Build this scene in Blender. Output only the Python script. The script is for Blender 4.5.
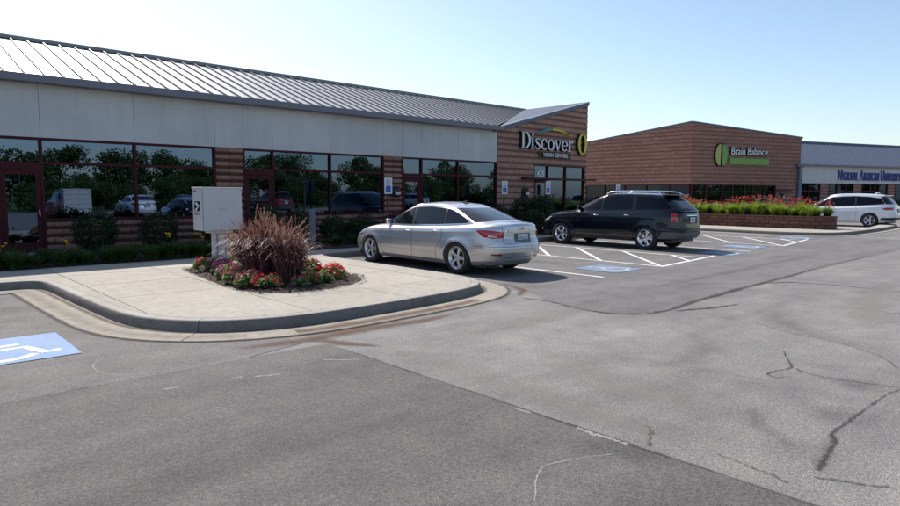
import bpy, bmesh, math, random
import numpy as np
from mathutils import Matrix, Vector
R = math.radians
for o in list(bpy.data.objects): bpy.data.objects.remove(o)
scene = bpy.context.scene
COL = scene.collection
rng = np.random.default_rng(7)
random.seed(7)

# ------------------------------------------------------------ camera
F, PITCH, ROLL, YAW, CH = 625.0, R(5.45), R(-0.2), R(47.3), 1.66
R1 = np.array([[math.cos(ROLL), 0, math.sin(ROLL)], [0, 1, 0], [-math.sin(ROLL), 0, math.cos(ROLL)]])
R2 = np.array([[1, 0, 0], [0, math.cos(PITCH), math.sin(PITCH)], [0, -math.sin(PITCH), math.cos(PITCH)]])
s_, c_ = math.sin(YAW), math.cos(YAW)
RM = np.array([[s_, c_, 0], [-c_, s_, 0], [0, 0, 1]]) @ R2 @ R1
cam = bpy.data.cameras.new('camera'); co = bpy.data.objects.new('camera', cam); COL.objects.link(co)
cam.sensor_width = 36; cam.lens = F / 900 * 36; cam.clip_end = 2000; cam.clip_start = 0.05
mm = Matrix.Identity(4)
for i in range(3):
    mm[i][0] = RM[i, 0]; mm[i][1] = RM[i, 2]; mm[i][2] = -RM[i, 1]
mm[2][3] = CH
co.matrix_world = mm
scene.camera = co

# ------------------------------------------------------------ sky, sun, exposure
SUNV = Vector((0.16, 1.0, 1.0)).normalized()
EL = math.asin(SUNV.z); AZ = math.atan2(SUNV.x, SUNV.y)
w = bpy.data.worlds.new('World'); scene.world = w; w.use_nodes = True
nt = w.node_tree; nt.nodes.clear()
sky = nt.nodes.new('ShaderNodeTexSky'); sky.sky_type = 'NISHITA'; sky.sun_disc = False
sky.sun_elevation = EL; sky.sun_rotation = AZ
sky.air_density = 1.0; sky.dust_density = 1.0; sky.ozone_density = 1.0; sky.altitude = 200
bg = nt.nodes.new('ShaderNodeBackground'); bg.inputs[1].default_value = 0.118
ow = nt.nodes.new('ShaderNodeOutputWorld')
nt.links.new(sky.outputs[0], bg.inputs[0]); nt.links.new(bg.outputs[0], ow.inputs[0])
sl = bpy.data.lights.new('sun', 'SUN'); sl.energy = 4.6; sl.angle = R(0.55); sl.color = (1.0, 0.95, 0.88)
so = bpy.data.objects.new('sun', sl); COL.objects.link(so)
so.rotation_euler = SUNV.to_track_quat('Z', 'Y').to_euler()
scene.view_settings.view_transform = 'Standard'; scene.view_settings.look = 'None'
scene.view_settings.exposure = 0.5; scene.view_settings.gamma = 1
scene.view_settings.use_curve_mapping = False

# ------------------------------------------------------------ materials
def lin(h):
    h = h.lstrip('#'); v = [int(h[i:i+2], 16)/255 for i in (0, 2, 4)]
    return tuple(((c/12.92) if c <= .04045 else ((c+.055)/1.055)**2.4) for c in v) + (1,)
class NT:
    def __init__(s, name):
        s.m = bpy.data.materials.new(name); s.m.use_nodes = True; s.t = s.m.node_tree; s.t.nodes.clear()
        s.out = s.n('OutputMaterial'); s.b = s.n('BsdfPrincipled'); s.l(s.b.outputs[0], s.out.inputs[0])
    def n(s, ty, **k):
        x = s.t.nodes.new('ShaderNode'+ty)
        for a, b in k.items(): setattr(x, a, b)
        return x
    def l(s, a, b): s.t.links.new(a, b)
    def coord(s, which='Object'):
        if which == 'World':
            return s.n('NewGeometry').outputs['Position']
        return s.n('TexCoord').outputs[which]
    def noise(s, scale, detail=4, rough=.6, co=None, dim=None):
        x = s.n('TexNoise'); x.inputs['Scale'].default_value = scale; x.inputs['Detail'].default_value = detail
        x.inputs['Roughness'].default_value = rough
        if co is not None: s.l(co, x.inputs['Vector'])
        return x.outputs['Fac']
    def ramp(s, f, stops):
        x = s.n('ValToRGB'); e = x.color_ramp.elements
        while len(e) < len(stops): e.new(.5)
        for i, (p, c) in enumerate(stops):
            e[i].position = p; e[i].color = c if len(c) == 4 else tuple(c)+(1,)
        s.l(f, x.inputs[0]); return x.outputs[0]
    def mix(s, f, a, b, mode='MIX'):
        x = s.n('Mix', data_type='RGBA', blend_type=mode)
        for v, i in ((f, 0), (a, 6), (b, 7)):
            if hasattr(v, 'links') or hasattr(v, 'is_linked'): s.l(v, x.inputs[i])
            else: x.inputs[i].default_value = v
        return x.outputs[2]
    def math(s, op, a, b=None, c=None):
        x = s.n('Math', operation=op)
        for i, v in enumerate((a, b, c)):
            if v is None: continue
            if hasattr(v, 'is_linked'): s.l(v, x.inputs[i])
            else: x.inputs[i].default_value = v
        return x.outputs[0]
    def bump(s, h, strength=.3, dist=.01):
        x = s.n('Bump'); x.inputs['Strength'].default_value = strength; x.inputs['Distance'].default_value = dist
        s.l(h, x.inputs['Height']); s.l(x.outputs[0], s.b.inputs['Normal'])
    def set(s, **k):
        for a, v in k.items():
            i = s.b.inputs[a.replace('_', ' ')]
            if hasattr(v, 'is_linked'): s.l(v, i)
            else: i.default_value = v
        return s
def gray(v, t=(1, 1, 1)): return (v*t[0], v*t[1], v*t[2], 1)

def m_simple(name, col, rough=.6, metal=0, var=.15, vs=6, bump=0, bs=80, spec=.5, co='Object', coat=0):
    m = NT(name); c = m.coord(co)
    f = m.noise(vs, 5, .6, c)
    a = tuple(x*(1-var) for x in col[:3])+(1,); b = tuple(min(1, x*(1+var)) for x in col[:3])+(1,)
    m.set(Base_Color=m.ramp(f, [(.3, a), (.7, b)]), Roughness=rough, Metallic=metal)
    m.b.inputs['Specular IOR Level'].default_value = spec
    if coat: m.b.inputs['Coat Weight'].default_value = coat; m.b.inputs['Coat Roughness'].default_value = .04
    if bump: m.bump(m.noise(bs, 4, .6, c), bump, .01)
    return m.m

def m_island(name, cols, rough=.8, spec=.3, nscale=30, trans=0, bump=0, bs=60):
    m = NT(name); g = m.n('NewGeometry'); r = g.outputs['Random Per Island']
    k = len(cols)
    base = m.ramp(r, [(i/max(1, k-1), c) for i, c in enumerate(cols)])
    f = m.noise(nscale, 4, .6, m.coord('Object'))
    v = m.ramp(f, [(.25, (.72, .72, .72)), (.75, (1.2, 1.2, 1.2))])
    m.set(Base_Color=m.mix(1.0, base, v, 'MULTIPLY'), Roughness=rough)
    m.b.inputs['Specular IOR Level'].default_value = spec
    if bump: m.bump(m.noise(bs, 4, .6, m.coord('Object')), bump, .01)
    if trans:
        tr = m.n('BsdfTranslucent'); m.l(m.mix(1.0, base, (1.6, 1.7, 1.1, 1), 'MULTIPLY'), tr.inputs[0])
        ms = m.n('MixShader'); ms.inputs[0].default_value = trans
        m.l(m.b.outputs[0], ms.inputs[1]); m.l(tr.outputs[0], ms.inputs[2]); m.l(ms.outputs[0], m.out.inputs[0])
    return m.m

def m_asphalt(name, base, tint, speck=.5, stone=0.0, stain=.3, rust=False, seam=None, rough=.9):
    m = NT(name); c = m.coord('World')
    big = m.noise(.35, 5, .6, c); mid = m.noise(2.2, 6, .65, c); fine = m.noise(95, 3, .7, c)
    v1 = m.ramp(big, [(.3, gray(base*(1-stain), tint)), (.7, gray(base*(1+stain*.8), tint))])
    v2 = m.ramp(mid, [(.28, (.80, .79, .79)), (.5, (1, 1, 1)), (.72, (1.2, 1.17, 1.12))])
    col = m.mix(1.0, v1, v2, 'MULTIPLY')
    # elongated wheel-path streaks
    mp = m.n('Mapping'); mp.inputs['Scale'].default_value = (.16, 1.4, 1); m.l(c, mp.inputs[0])
    st = m.noise(1.0, 5, .6, mp.outputs[0])
    col = m.mix(1.0, col, m.ramp(st, [(.35, gray(.86)), (.65, gray(1.1))]), 'MULTIPLY')
    v3 = m.ramp(fine, [(.32, gray(1-.55*speck)), (.5, gray(1)), (.68, gray(1+.75*speck))])
    col = m.mix(1.0, col, v3, 'MULTIPLY')
    med = m.noise(34, 4, .75, c)
    col = m.mix(1.0, col, m.ramp(med, [(.3, gray(1-.35*speck)), (.7, gray(1+.35*speck))]), 'MULTIPLY')
    if stone:
        vo = m.n('TexVoronoi'); vo.inputs['Scale'].default_value = 42; m.l(c, vo.inputs['Vector'])
        pick = m.math('LESS_THAN', vo.outputs['Distance'], .26)
        sel = m.math('GREATER_THAN', m.noise(60, 2, .5, c), .56)
        f = m.math('MULTIPLY', m.math('MULTIPLY', pick, sel), stone)
        col = m.mix(f, col, gray(min(.55, base*2.6), tint))
    # scattered pale chips and grit
    vo = m.n('TexVoronoi'); vo.inputs['Scale'].default_value = 2.3; m.l(c, vo.inputs['Vector'])
    chip = m.math('LESS_THAN', vo.outputs['Distance'], .022)
    col = m.mix(m.math('MULTIPLY', chip, .7), col, (.4, .38, .34, 1))
    # dark oil spots
    vo = m.n('TexVoronoi'); vo.inputs['Scale'].default_value = .55; m.l(c, vo.inputs['Vector'])
    oil = m.ramp(m.math('ADD', vo.outputs['Distance'], m.math('MULTIPLY', mid, .25)), [(.17, gray(.72)), (.3, gray(1))])
    col = m.mix(1.0, col, oil, 'MULTIPLY')
    if rust:
        sx = m.n('SeparateXYZ'); m.l(c, sx.inputs[0])
        dx = m.math('DIVIDE', m.math('SUBTRACT', sx.outputs[0], 4.6), 1.7)
        dy = m.math('DIVIDE', m.math('SUBTRACT', sx.outputs[1], 6.15), .42)
        d = m.math('ADD', m.math('MULTIPLY', dx, dx), m.math('MULTIPLY', dy, dy))
        d = m.math('ADD', d, m.math('MULTIPLY', m.noise(4, 6, .7, c), 1.6))
        f = m.ramp(d, [(.45, gray(.6)), (1.0, gray(0))]) if False else m.math('MULTIPLY', m.math('SUBTRACT', 1.75, d), .8)
        f = m.n('Clamp'); 
        m.l(m.math('MULTIPLY', m.math('SUBTRACT', 1.8, d), .8), f.inputs[0]); f.inputs[2].default_value = .62
        col = m.mix(f.outputs[0], col, (.16, .085, .05, 1))
    m.set(Base_Color=col, Roughness=rough)
    m.b.inputs['Specular IOR Level'].default_value = .35
    h = m.math('ADD', m.math('MULTIPLY', fine, .7), m.math('MULTIPLY', med, .8))
    m.bump(h, .55, .012)
    return m.m

def m_streak(name, col, rough=.85, **k):
    m = NT(name); c = m.coord('World'); mp = m.n('Mapping'); mp.inputs['Scale'].default_value = (5, 5, .35); m.l(c, mp.inputs[0])
    s1 = m.noise(1.0, 5, .65, mp.outputs[0]); s2 = m.noise(.9, 5, .6, c); oi = m.n('ObjectInfo')
    v = m.mix(1.0, m.ramp(s1, [(.3, gray(.93)), (.6, gray(1.02))]), m.ramp(s2, [(.3, gray(.93)), (.7, gray(1.05))]), 'MULTIPLY')
    v = m.mix(1.0, v, m.ramp(oi.outputs['Random'], [(0, gray(.95)), (1, gray(1.05))]), 'MULTIPLY')
    m.set(Base_Color=m.mix(1.0, col, v, 'MULTIPLY'), Roughness=rough); m.bump(m.noise(120, 4, .6, c), .12, .01); return m.m
M = {}
M['old_asphalt'] = m_asphalt('old_asphalt', .176, (1.05, .985, .94), .95, .4, .2)
M['new_asphalt'] = m_asphalt('new_asphalt', .102, (1.07, .98, .94), .8, .15, .16)
M['left_asphalt'] = m_asphalt('left_asphalt', .132, (1.06, .98, .94), .75, .15, .16)
M['stall_asphalt'] = m_asphalt('stall_asphalt', .138, (1.04, .98, .96), .7, .2, .14)
def m_soft(name, col, dens=1.0, lo=.32, hi=.62, sc=26):
    """stain or crack filling whose edge breaks up: opacity from an across-width attribute and noise"""
    m = NT(name); c = m.coord('World'); at = m.n('Attribute'); at.attribute_name = 'edge'
    n1 = m.noise(sc, 5, .75, c); n2 = m.noise(sc*.22, 4, .6, c); n3 = m.noise(110, 2, .6, c)
    v = m.math('ADD', m.math('MULTIPLY', m.math('SUBTRACT', 1.0, at.outputs['Fac']), .62), m.math('SUBTRACT', m.math('ADD', m.math('MULTIPLY', n1, .5), m.math('MULTIPLY', n2, .5)), .38))
    k = m.ramp(v, [(lo, (0, 0, 0)), (hi, (1, 1, 1))])
    m.set(Base_Color=m.mix(1.0, col, m.ramp(n3, [(.3, gray(.7)), (.7, gray(1.3))]), 'MULTIPLY'), Roughness=.9, Alpha=m.math('MULTIPLY', k, dens))
    m.b.inputs['Specular IOR Level'].default_value = .25
    return m.m
M['crack_dark'] = m_soft('crack_filling', (.045, .040, .036, 1), .68, .36, .72)
M['tar_soft'] = m_soft('weathered_tar', (.060, .052, .048, 1), .8, .25, .6)
M['stain_dark'] = m_soft('dark_stain', (.075, .068, .064, 1), .24, .2, .95, 9)
M['stain_pale'] = m_soft('pale_wear', (.27, .245, .215, 1), .40, .2, .95, 9)
M['stain_rust'] = m_soft('rust_stain', (.12, .062, .034, 1), .8, .12, .85, 10)
M['dirt'] = m_soft('gutter_dirt', (.08, .062, .045, 1), .55, .22, .7, 18)
M['chalk_soft'] = m_soft('scraped_paint', (.42, .41, .40, 1), .6, .38, .62, 34)
def m_concrete(name, v, t, joint=0):
    m = NT(name); c = m.coord('World')
    a = m.noise(.8, 5, .6, c); b = m.noise(7, 6, .7, c); f = m.noise(120, 3, .6, c)
    g = m.n('NewGeometry')
    col = m.ramp(a, [(.3, gray(v*.88, t)), (.7, gray(v*1.08, t))])
    col = m.mix(1.0, col, m.ramp(b, [(.22, (.62, .58, .53)), (.48, (.98, .97, .96)), (.8, gray(1.08))]), 'MULTIPLY')
    col = m.mix(1.0, col, m.ramp(f, [(.3, gray(.85)), (.7, gray(1.1))]), 'MULTIPLY')
    oi = m.n('ObjectInfo')
    col = m.mix(1.0, col, m.ramp(oi.outputs['Random'], [(0, gray(.93)), (1, gray(1.06))]), 'MULTIPLY')
    vo = m.n('TexVoronoi'); vo.inputs['Scale'].default_value = 3.1; m.l(c, vo.inputs['Vector'])
    spot = m.math('LESS_THAN', vo.outputs['Distance'], .035)
    col = m.mix(m.math('MULTIPLY', spot, .45), col, gray(.1))
    m.set(Base_Color=col, Roughness=.88); m.b.inputs['Specular IOR Level'].default_value = .3
    m.bump(m.math('ADD', f, b), .25, .006)
    return m.m
M['concrete'] = m_concrete('concrete', .37, (1.0, .915, .79))
M['kerb'] = m_concrete('shaded_kerb', .205, (1.0, .91, .84))  # kerb faces: their shade is put into the concrete colour, darker than the tops
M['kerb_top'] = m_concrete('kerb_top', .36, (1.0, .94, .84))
M['gutter'] = m_concrete('gutter', .31, (1.0, .90, .76))
M['tar'] = m_simple('tar', (.075, .068, .064, 1), .75, var=.3, vs=12, bump=.3)
M['paint_white'] = None
def m_worn(name, col, under, wear=.5, sc=9):
    m = NT(name); c = m.coord('World')
    f = m.noise(sc, 7, .75, c); g2 = m.noise(90, 3, .7, c)
    s = m.math('ADD', m.math('MULTIPLY', f, .7), m.math('MULTIPLY', g2, .3))
    k = m.ramp(s, [(wear-.06, (0, 0, 0)), (wear+.05, (1, 1, 1))])
    v = m.mix(1.0, col, m.ramp(m.noise(3, 4, .6, c), [(.3, gray(.82)), (.7, gray(1.08))]), 'MULTIPLY')
    m.set(Base_Color=m.mix(k, v, under), Roughness=.75); m.bump(g2, .3, .006)
    return m.m
M['paint_white'] = m_worn('worn_white_paint', (.72, .71, .68, 1), gray(.16), .58)
M['paint_blue'] = m_worn('worn_blue_paint', (.125, .225, .42, 1), (.2, .24, .3, 1), .60)
M['paint_blue_old'] = m_worn('faded_blue_paint', (.13, .21, .34, 1), (.16, .175, .20, 1), .52)
M['paint_pale'] = m_worn('faded_white_paint', (.55, .57, .6, 1), (.22, .26, .33, 1), .52, 12)
M['chalk'] = m_worn('scraped_white', (.5, .5, .5, 1), gray(.11), .5, 14)
M['grass'] = m_simple('lawn_grass', (.05, .09, .025, 1), .9, var=.4, vs=3)
M['mulch'] = m_island('mulch', [(.035, .02, .014, 1), (.09, .055, .035, 1), (.055, .03, .02, 1)], .95)
M['soil'] = m_simple('soil', (.035, .022, .016, 1), .95, var=.4, vs=14, bump=.6, bs=40)
M['stucco'] = m_streak('stucco_panel', (.58, .575, .585, 1), .85, var=.05, vs=1.2, bump=.12, bs=120, co='World')
M['burgundy'] = m_simple('burgundy_metal', (.062, .009, .015, 1), .6, var=.08, spec=.2)
M['burgundy_dark'] = m_simple('dark_brown_metal', (.055, .013, .014, 1), .55, var=.08, spec=.25)
M['roof_metal'] = m_simple('grey_roof_metal', (.46, .45, .445, 1), .42, .12, var=.08, vs=1.5)
M['roof_seam'] = m_simple('roof_seam_metal', (.25, .24, .24, 1), .5, .1, var=.06, vs=2)
M['fascia'] = m_simple('blue_grey_fascia', (.135, .165, .225, 1), .6, .1, var=.05, vs=2, spec=.3)
M['slope_metal'] = m_simple('slope_roof_metal', (.075, .095, .14, 1), .7, 0, var=.08, vs=2, spec=.2)
M['fascia_light'] = m_simple('light_trim', (.36, .36, .36, 1), .5, 0, var=.05, vs=2)
M['gutter_metal'] = m_simple('roof_gutter_metal', (.16, .16, .195, 1), .4, .3, var=.05, vs=2)
M['block_light'] = m_island('split_face_block', [(.39, .225, .17, 1), (.43, .25, .19, 1), (.41, .235, .18, 1), (.365, .21, .16, 1)], .9, nscale=25, bump=.4)
M['block_shade_course'] = m_island('dark_block_course', [(.20, .10, .085, 1), (.225, .115, .095, 1)], .9, nscale=20)
M['block_dark'] = m_island('dark_block_groove', [(.085, .038, .036, 1), (.105, .046, .042, 1)], .9, nscale=20)
def _unused(): pass
def m_objblock():
    m = NT('pier_block'); oi = m.n('ObjectInfo')
    base = m.ramp(oi.outputs['Random'], [(0, (.27, .135, .10, 1)), (.4, (.31, .17, .12, 1)), (.7, (.34, .19, .14, 1)), (1, (.28, .145, .115, 1))])
    f = m.noise(30, 4, .6, m.coord('World'))
    m.set(Base_Color=m.mix(1.0, base, m.ramp(f, [(.25, gray(.75)), (.75, gray(1.2))]), 'MULTIPLY'), Roughness=.9)
    m.bump(m.noise(60, 4, .6, m.coord('World')), .4, .01); return m.m
M['pier_block'] = m_objblock()
M['mortar'] = m_simple('mortar', (.07, .04, .036, 1), .95, var=.1)
M['brick_far'] = m_island('far_brick', [(.31, .165, .128, 1), (.345, .188, .145, 1), (.325, .175, .136, 1), (.29, .15, .12, 1)], .9, nscale=8, bump=.3)
M['brick_groove'] = m_simple('far_brick_groove', (.215, .11, .09, 1), .95, var=.1)
M['planter_block'] = m_island('retaining_block', [(.16, .075, .056, 1), (.195, .098, .072, 1), (.14, .064, .05, 1)], .95, nscale=14, bump=.5)
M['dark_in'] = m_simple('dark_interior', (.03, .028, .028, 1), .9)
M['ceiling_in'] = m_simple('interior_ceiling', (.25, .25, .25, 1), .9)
def m_pane(name, tint=.16, refl=.32):
    m = NT(name); m.t.nodes.remove(m.b)
    tr = m.n('BsdfTransparent'); tr.inputs[0].default_value = (tint*.92, tint, tint*1.02, 1)
    gl = m.n('BsdfGlossy'); gl.inputs[0].default_value = (.47, .66, 1, 1); gl.inputs[1].default_value = .0
    # slight waviness of float glass
    b = m.n('Bump'); b.inputs['Strength'].default_value = .06; b.inputs['Distance'].default_value = .02
    m.l(m.noise(1.3, 1, .5, m.coord('World')), b.inputs['Height']); m.l(b.outputs[0], gl.inputs['Normal'])
    fr = m.n('Fresnel'); fr.inputs[0].default_value = 1.5
    f = m.math('ADD', m.math('MULTIPLY', fr.outputs[0], .9), refl)
    ms = m.n('MixShader'); m.l(f, ms.inputs[0]); m.l(tr.outputs[0], ms.inputs[1]); m.l(gl.outputs[0], ms.inputs[2])
    m.l(ms.outputs[0], m.out.inputs[0]); return m.m
M['pane'] = m_pane('tinted_pane', .13, .14)
M['pane_far'] = m_pane('dark_pane', .1, .02)
M['pane_clear'] = m_pane('clearer_pane', .3, .14)
def m_carpaint(name, col, metal=.6, rough=.35, flake=True, coat=1):
    m = NT(name); c = m.coord('Object')
    m.set(Base_Color=m.ramp(m.noise(3, 4, .6, c), [(.3, tuple(x*.95 for x in col[:3])+(1,)), (.7, tuple(min(1, x*1.04) for x in col[:3])+(1,))]), Metallic=metal, Roughness=rough)
    m.b.inputs['Coat Weight'].default_value = coat; m.b.inputs['Coat Roughness'].default_value = .03
    if coat < 1: m.b.inputs['Specular IOR Level'].default_value = .3
    if flake: m.bump(m.noise(900, 1, .5, c), .03, .001)
    return m.m
M['silver'] = m_carpaint('silver_paint', (.60, .60, .61, 1), .7, .34)
M['black_paint'] = m_carpaint('black_paint', (.004, .005, .010, 1), .0, .2, coat=.6)
M['white_paint'] = m_carpaint('white_car_paint', (.74, .75, .77, 1), 0, .3, False)
M['red_paint'] = m_carpaint('dark_red_paint', (.18, .02, .02, 1), .3, .3)
M['blue_paint'] = m_carpaint('blue_car_paint', (.05, .09, .18, 1), .5, .3)
M['car_glass'] = m_simple('car_glass', (.010, .013, .017, 1), .02, 0, var=.05, spec=.7)
M['side_glass'] = m_simple('side_glass', (.008, .011, .015, 1), .02, 0, var=.05, spec=.42)
M['dark_glass'] = m_simple('privacy_glass', (.004, .005, .008, 1), .03, 0, var=.05, spec=.28)
M['rubber'] = m_simple('rubber', gray(.02), .8, var=.2, vs=20)
M['black_plastic'] = m_simple('black_plastic', gray(.018), .5, var=.2)
M['grey_plastic'] = m_simple('grey_plastic', gray(.12), .55, var=.1)
M['alloy'] = m_simple('alloy', (.6, .6, .62, 1), .28, .85, var=.05)
M['chrome'] = m_simple('chrome', (.8, .8, .82, 1), .1, 1, var=.03)
M['lamp_red'] = m_simple('red_lamp', (.42, .008, .012, 1), .12, 0, var=.25, vs=20, coat=1)
M['lamp_red_dark'] = m_simple('dark_red_lamp', (.2, .006, .01, 1), .12, 0, var=.2, vs=20, coat=1)
M['lamp_clear'] = m_simple('clear_lamp', (.6, .6, .62, 1), .1, .5, var=.15, vs=30, coat=1)
M['plate'] = m_simple('licence_plate', (.6, .64, .7, 1), .5, var=.12, vs=25)
M['plate_ink'] = m_simple('plate_ink', (.05, .07, .18, 1), .5)
M['gold'] = m_simple('gold_emblem', (.6, .38, .08, 1), .25, .8)
M['mailbox'] = m_simple('mailbox_grey', (.56, .56, .58, 1), .5, 0, var=.05, vs=2.5)
M['mailbox_line'] = m_simple('mailbox_groove', (.09, .09, .09, 1), .6)
M['post_white'] = m_simple('painted_post', (.52, .52, .52, 1), .6, var=.07, vs=8)
M['sign_white'] = m_simple('sign_white', (.68, .70, .74, 1), .5, var=.04)
M['sign_blue'] = m_simple('sign_blue', (.02, .09, .42, 1), .45, var=.05)
M['letter_white'] = m_simple('letter_white', (.82, .83, .86, 1), .45, var=.03)
M['letter_black'] = m_simple('letter_black', gray(.012), .5)
M['letter_blue'] = m_simple('letter_blue', (.035, .06, .27, 1), .45, var=.05)
M['letter_yellow'] = m_simple('letter_yellow', (.62, .52, .03, 1), .45, var=.05)
M['letter_teal'] = m_simple('letter_teal', (.03, .3, .34, 1), .45)
M['logo_olive'] = m_simple('logo_olive', (.42, .41, .12, 1), .5, var=.06)
M['logo_green'] = m_simple('logo_green', (.16, .36, .07, 1), .5, var=.06)
M['steel_post'] = m_simple('steel_post', gray(.05), .6, .3)
M['bollard_grey'] = m_simple('bollard_grey', (.13, .14, .17, 1), .6, var=.12)
M['lampglass'] = m_simple('frosted_diffuser', (.6, .6, .58, 1), .4)
M['poster_pale'] = None
def m_poster(name, a, b, sc=3.5, det=3):
    m = NT(name); c = m.coord('Object')
    m.set(Base_Color=m.ramp(m.noise(sc, det, .6, c), [(.4, a), (.5, b), (.62, a)]), Roughness=.6); return m.m
M['poster_pale'] = m_poster('collage_print', (.75, .85, .85, 1), (.16, .3, .36, 1), 5)
M['poster_blue'] = m_poster('pale_blue_print', (.28, .55, .66, 1), (.1, .26, .36, 1), 4)
M['poster_white'] = m_simple('white_card', (.8, .82, .82, 1), .6)
M['skin_print'] = m_simple('portrait_print', (.5, .42, .38, 1), .6)
M['hair_print'] = m_simple('dark_print', (.02, .02, .025, 1), .6)
M['leaf_green'] = m_island('lily_leaf', [(.022, .05, .012, 1), (.04, .085, .018, 1), (.065, .115, .025, 1)], .55, .4, 12, .3)
M['leaf_bright'] = m_island('bright_lily_leaf', [(.12, .19, .025, 1), (.26, .34, .06, 1), (.08, .15, .02, 1)], .55, .4, 12, .35)
M['leaf_dark'] = m_island('shrub_leaf', [(.010, .025, .009, 1), (.02, .042, .013, 1), (.034, .06, .02, 1)], .5, .4, 12, .2)
M['leaf_red'] = m_island('barberry_leaf', [(.1, .012, .02, 1), (.2, .02, .04, 1), (.06, .012, .015, 1)], .6, .3, 12, .25)
M['leaf_tree'] = m_island('tree_leaf', [(.028, .055, .014, 1), (.05, .085, .02, 1), (.08, .12, .03, 1)], .6, .35, 3, .25)
M['leaf_bed'] = m_island('petunia_leaf', [(.05, .10, .03, 1), (.14, .22, .06, 1), (.45, .5, .32, 1)], .6, .35, 20, .25)
M['petal_red'] = m_island('red_petal', [(.5, .012, .03, 1), (.65, .03, .05, 1), (.42, .01, .04, 1)], .6, .3, 30, .3)
M['petal_pink'] = m_island('magenta_petal', [(.4, .02, .2, 1), (.6, .08, .33, 1), (.3, .01, .12, 1), (.62, .4, .5, 1)], .6, .3, 30, .3)
M['petal_coral'] = m_island('coral_petal', [(.42, .06, .10, 1), (.5, .15, .14, 1), (.34, .03, .07, 1)], .6, .3, 30, .3)
M['petal_yellow'] = m_island('yellow_petal', [(.8, .5, .02, 1), (.75, .42, .02, 1)], .6, .3, 30, .3)
M['fountain'] = m_island('purple_grass_blade', [(.05, .014, .02, 1), (.12, .03, .04, 1), (.33, .18, .18, 1), (.11, .035, .04, 1)], .5, .45, 10, .2)
M['plume'] = m_island('grass_plume', [(.33, .18, .17, 1), (.42, .27, .24, 1), (.24, .11, .12, 1)], .9, .2, 10, .3)
M['bark'] = m_simple('bark', (.07, .05, .036, 1), .95, var=.3, vs=8, bump=.5, bs=20)
M['tan_wall'] = m_simple('tan_wall', (.42, .36, .24, 1), .9, var=.05)
M['grey_shingle'] = m_simple('grey_shingle', (.14, .135, .13, 1), .9, var=.15)
M['red_ticket'] = m_simple('red_mark', (.45, .03, .03, 1), .5)

# ------------------------------------------------------------ object helpers
def tag(o, label=None, cat=None, group=None, kind=None):
    if label: o['label'] = label
    if cat: o['category'] = cat
    if group: o['group'] = group
    if kind: o['kind'] = kind
    return o
def empty(name, loc=(0, 0, 0), rz=0, **k):
    o = bpy.data.objects.new(name, None); COL.objects.link(o); o.location = loc; o.rotation_euler = (0, 0, rz)
    o.empty_display_size = .2
    return tag(o, **k)
def link(name, me, mat, parent=None, loc=None, smooth=False, world=False):
    o = bpy.data.objects.new(name, me); COL.objects.link(o)
    if mat is not None:
        for m in (mat if isinstance(mat, (list, tuple)) else [mat]):
            me.materials.append(M[m] if isinstance(m, str) else m)
    if parent is not None:
        o.parent = parent
        if world:      # mesh is in world coordinates
            p = parent; t = Vector((0, 0, 0))
            while p is not None: t += p.location; p = p.parent
            o.location = -t
    if loc is not None: o.location = loc
    if smooth:
        me.polygons.foreach_set('use_smooth', [True]*len(me.polygons))
        if isinstance(smooth, (int, float)) and smooth is not True: me.set_sharp_from_angle(angle=R(smooth))
    return o
def mesh_of(V, Fs, name='m', mi=None):
    me = bpy.data.meshes.new(name); me.from_pydata([tuple(map(float, v)) for v in V], [], [tuple(map(int, f)) for f in Fs])
    if mi is not None: me.polygons.foreach_set('material_index', mi)
    me.update(); return me
def quads_mesh(V, Q, name='m', mi=None):
    """fast builder from numpy arrays: V (n,3), Q (m,k)"""
    me = bpy.data.meshes.new(name); V = np.asarray(V, np.float32); Q = np.asarray(Q, np.int32); k = Q.shape[1]
    me.vertices.add(len(V)); me.vertices.foreach_set('co', V.ravel())
    me.loops.add(Q.size); me.loops.foreach_set('vertex_index', Q.ravel())
    me.polygons.add(len(Q)); me.polygons.foreach_set('loop_start', np.arange(0, Q.size, k, dtype=np.int32))
    me.polygons.foreach_set('loop_total', np.full(len(Q), k, np.int32))
    if mi is not None: me.polygons.foreach_set('material_index', np.asarray(mi, np.int32))
    me.update(calc_edges=True); return me
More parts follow.
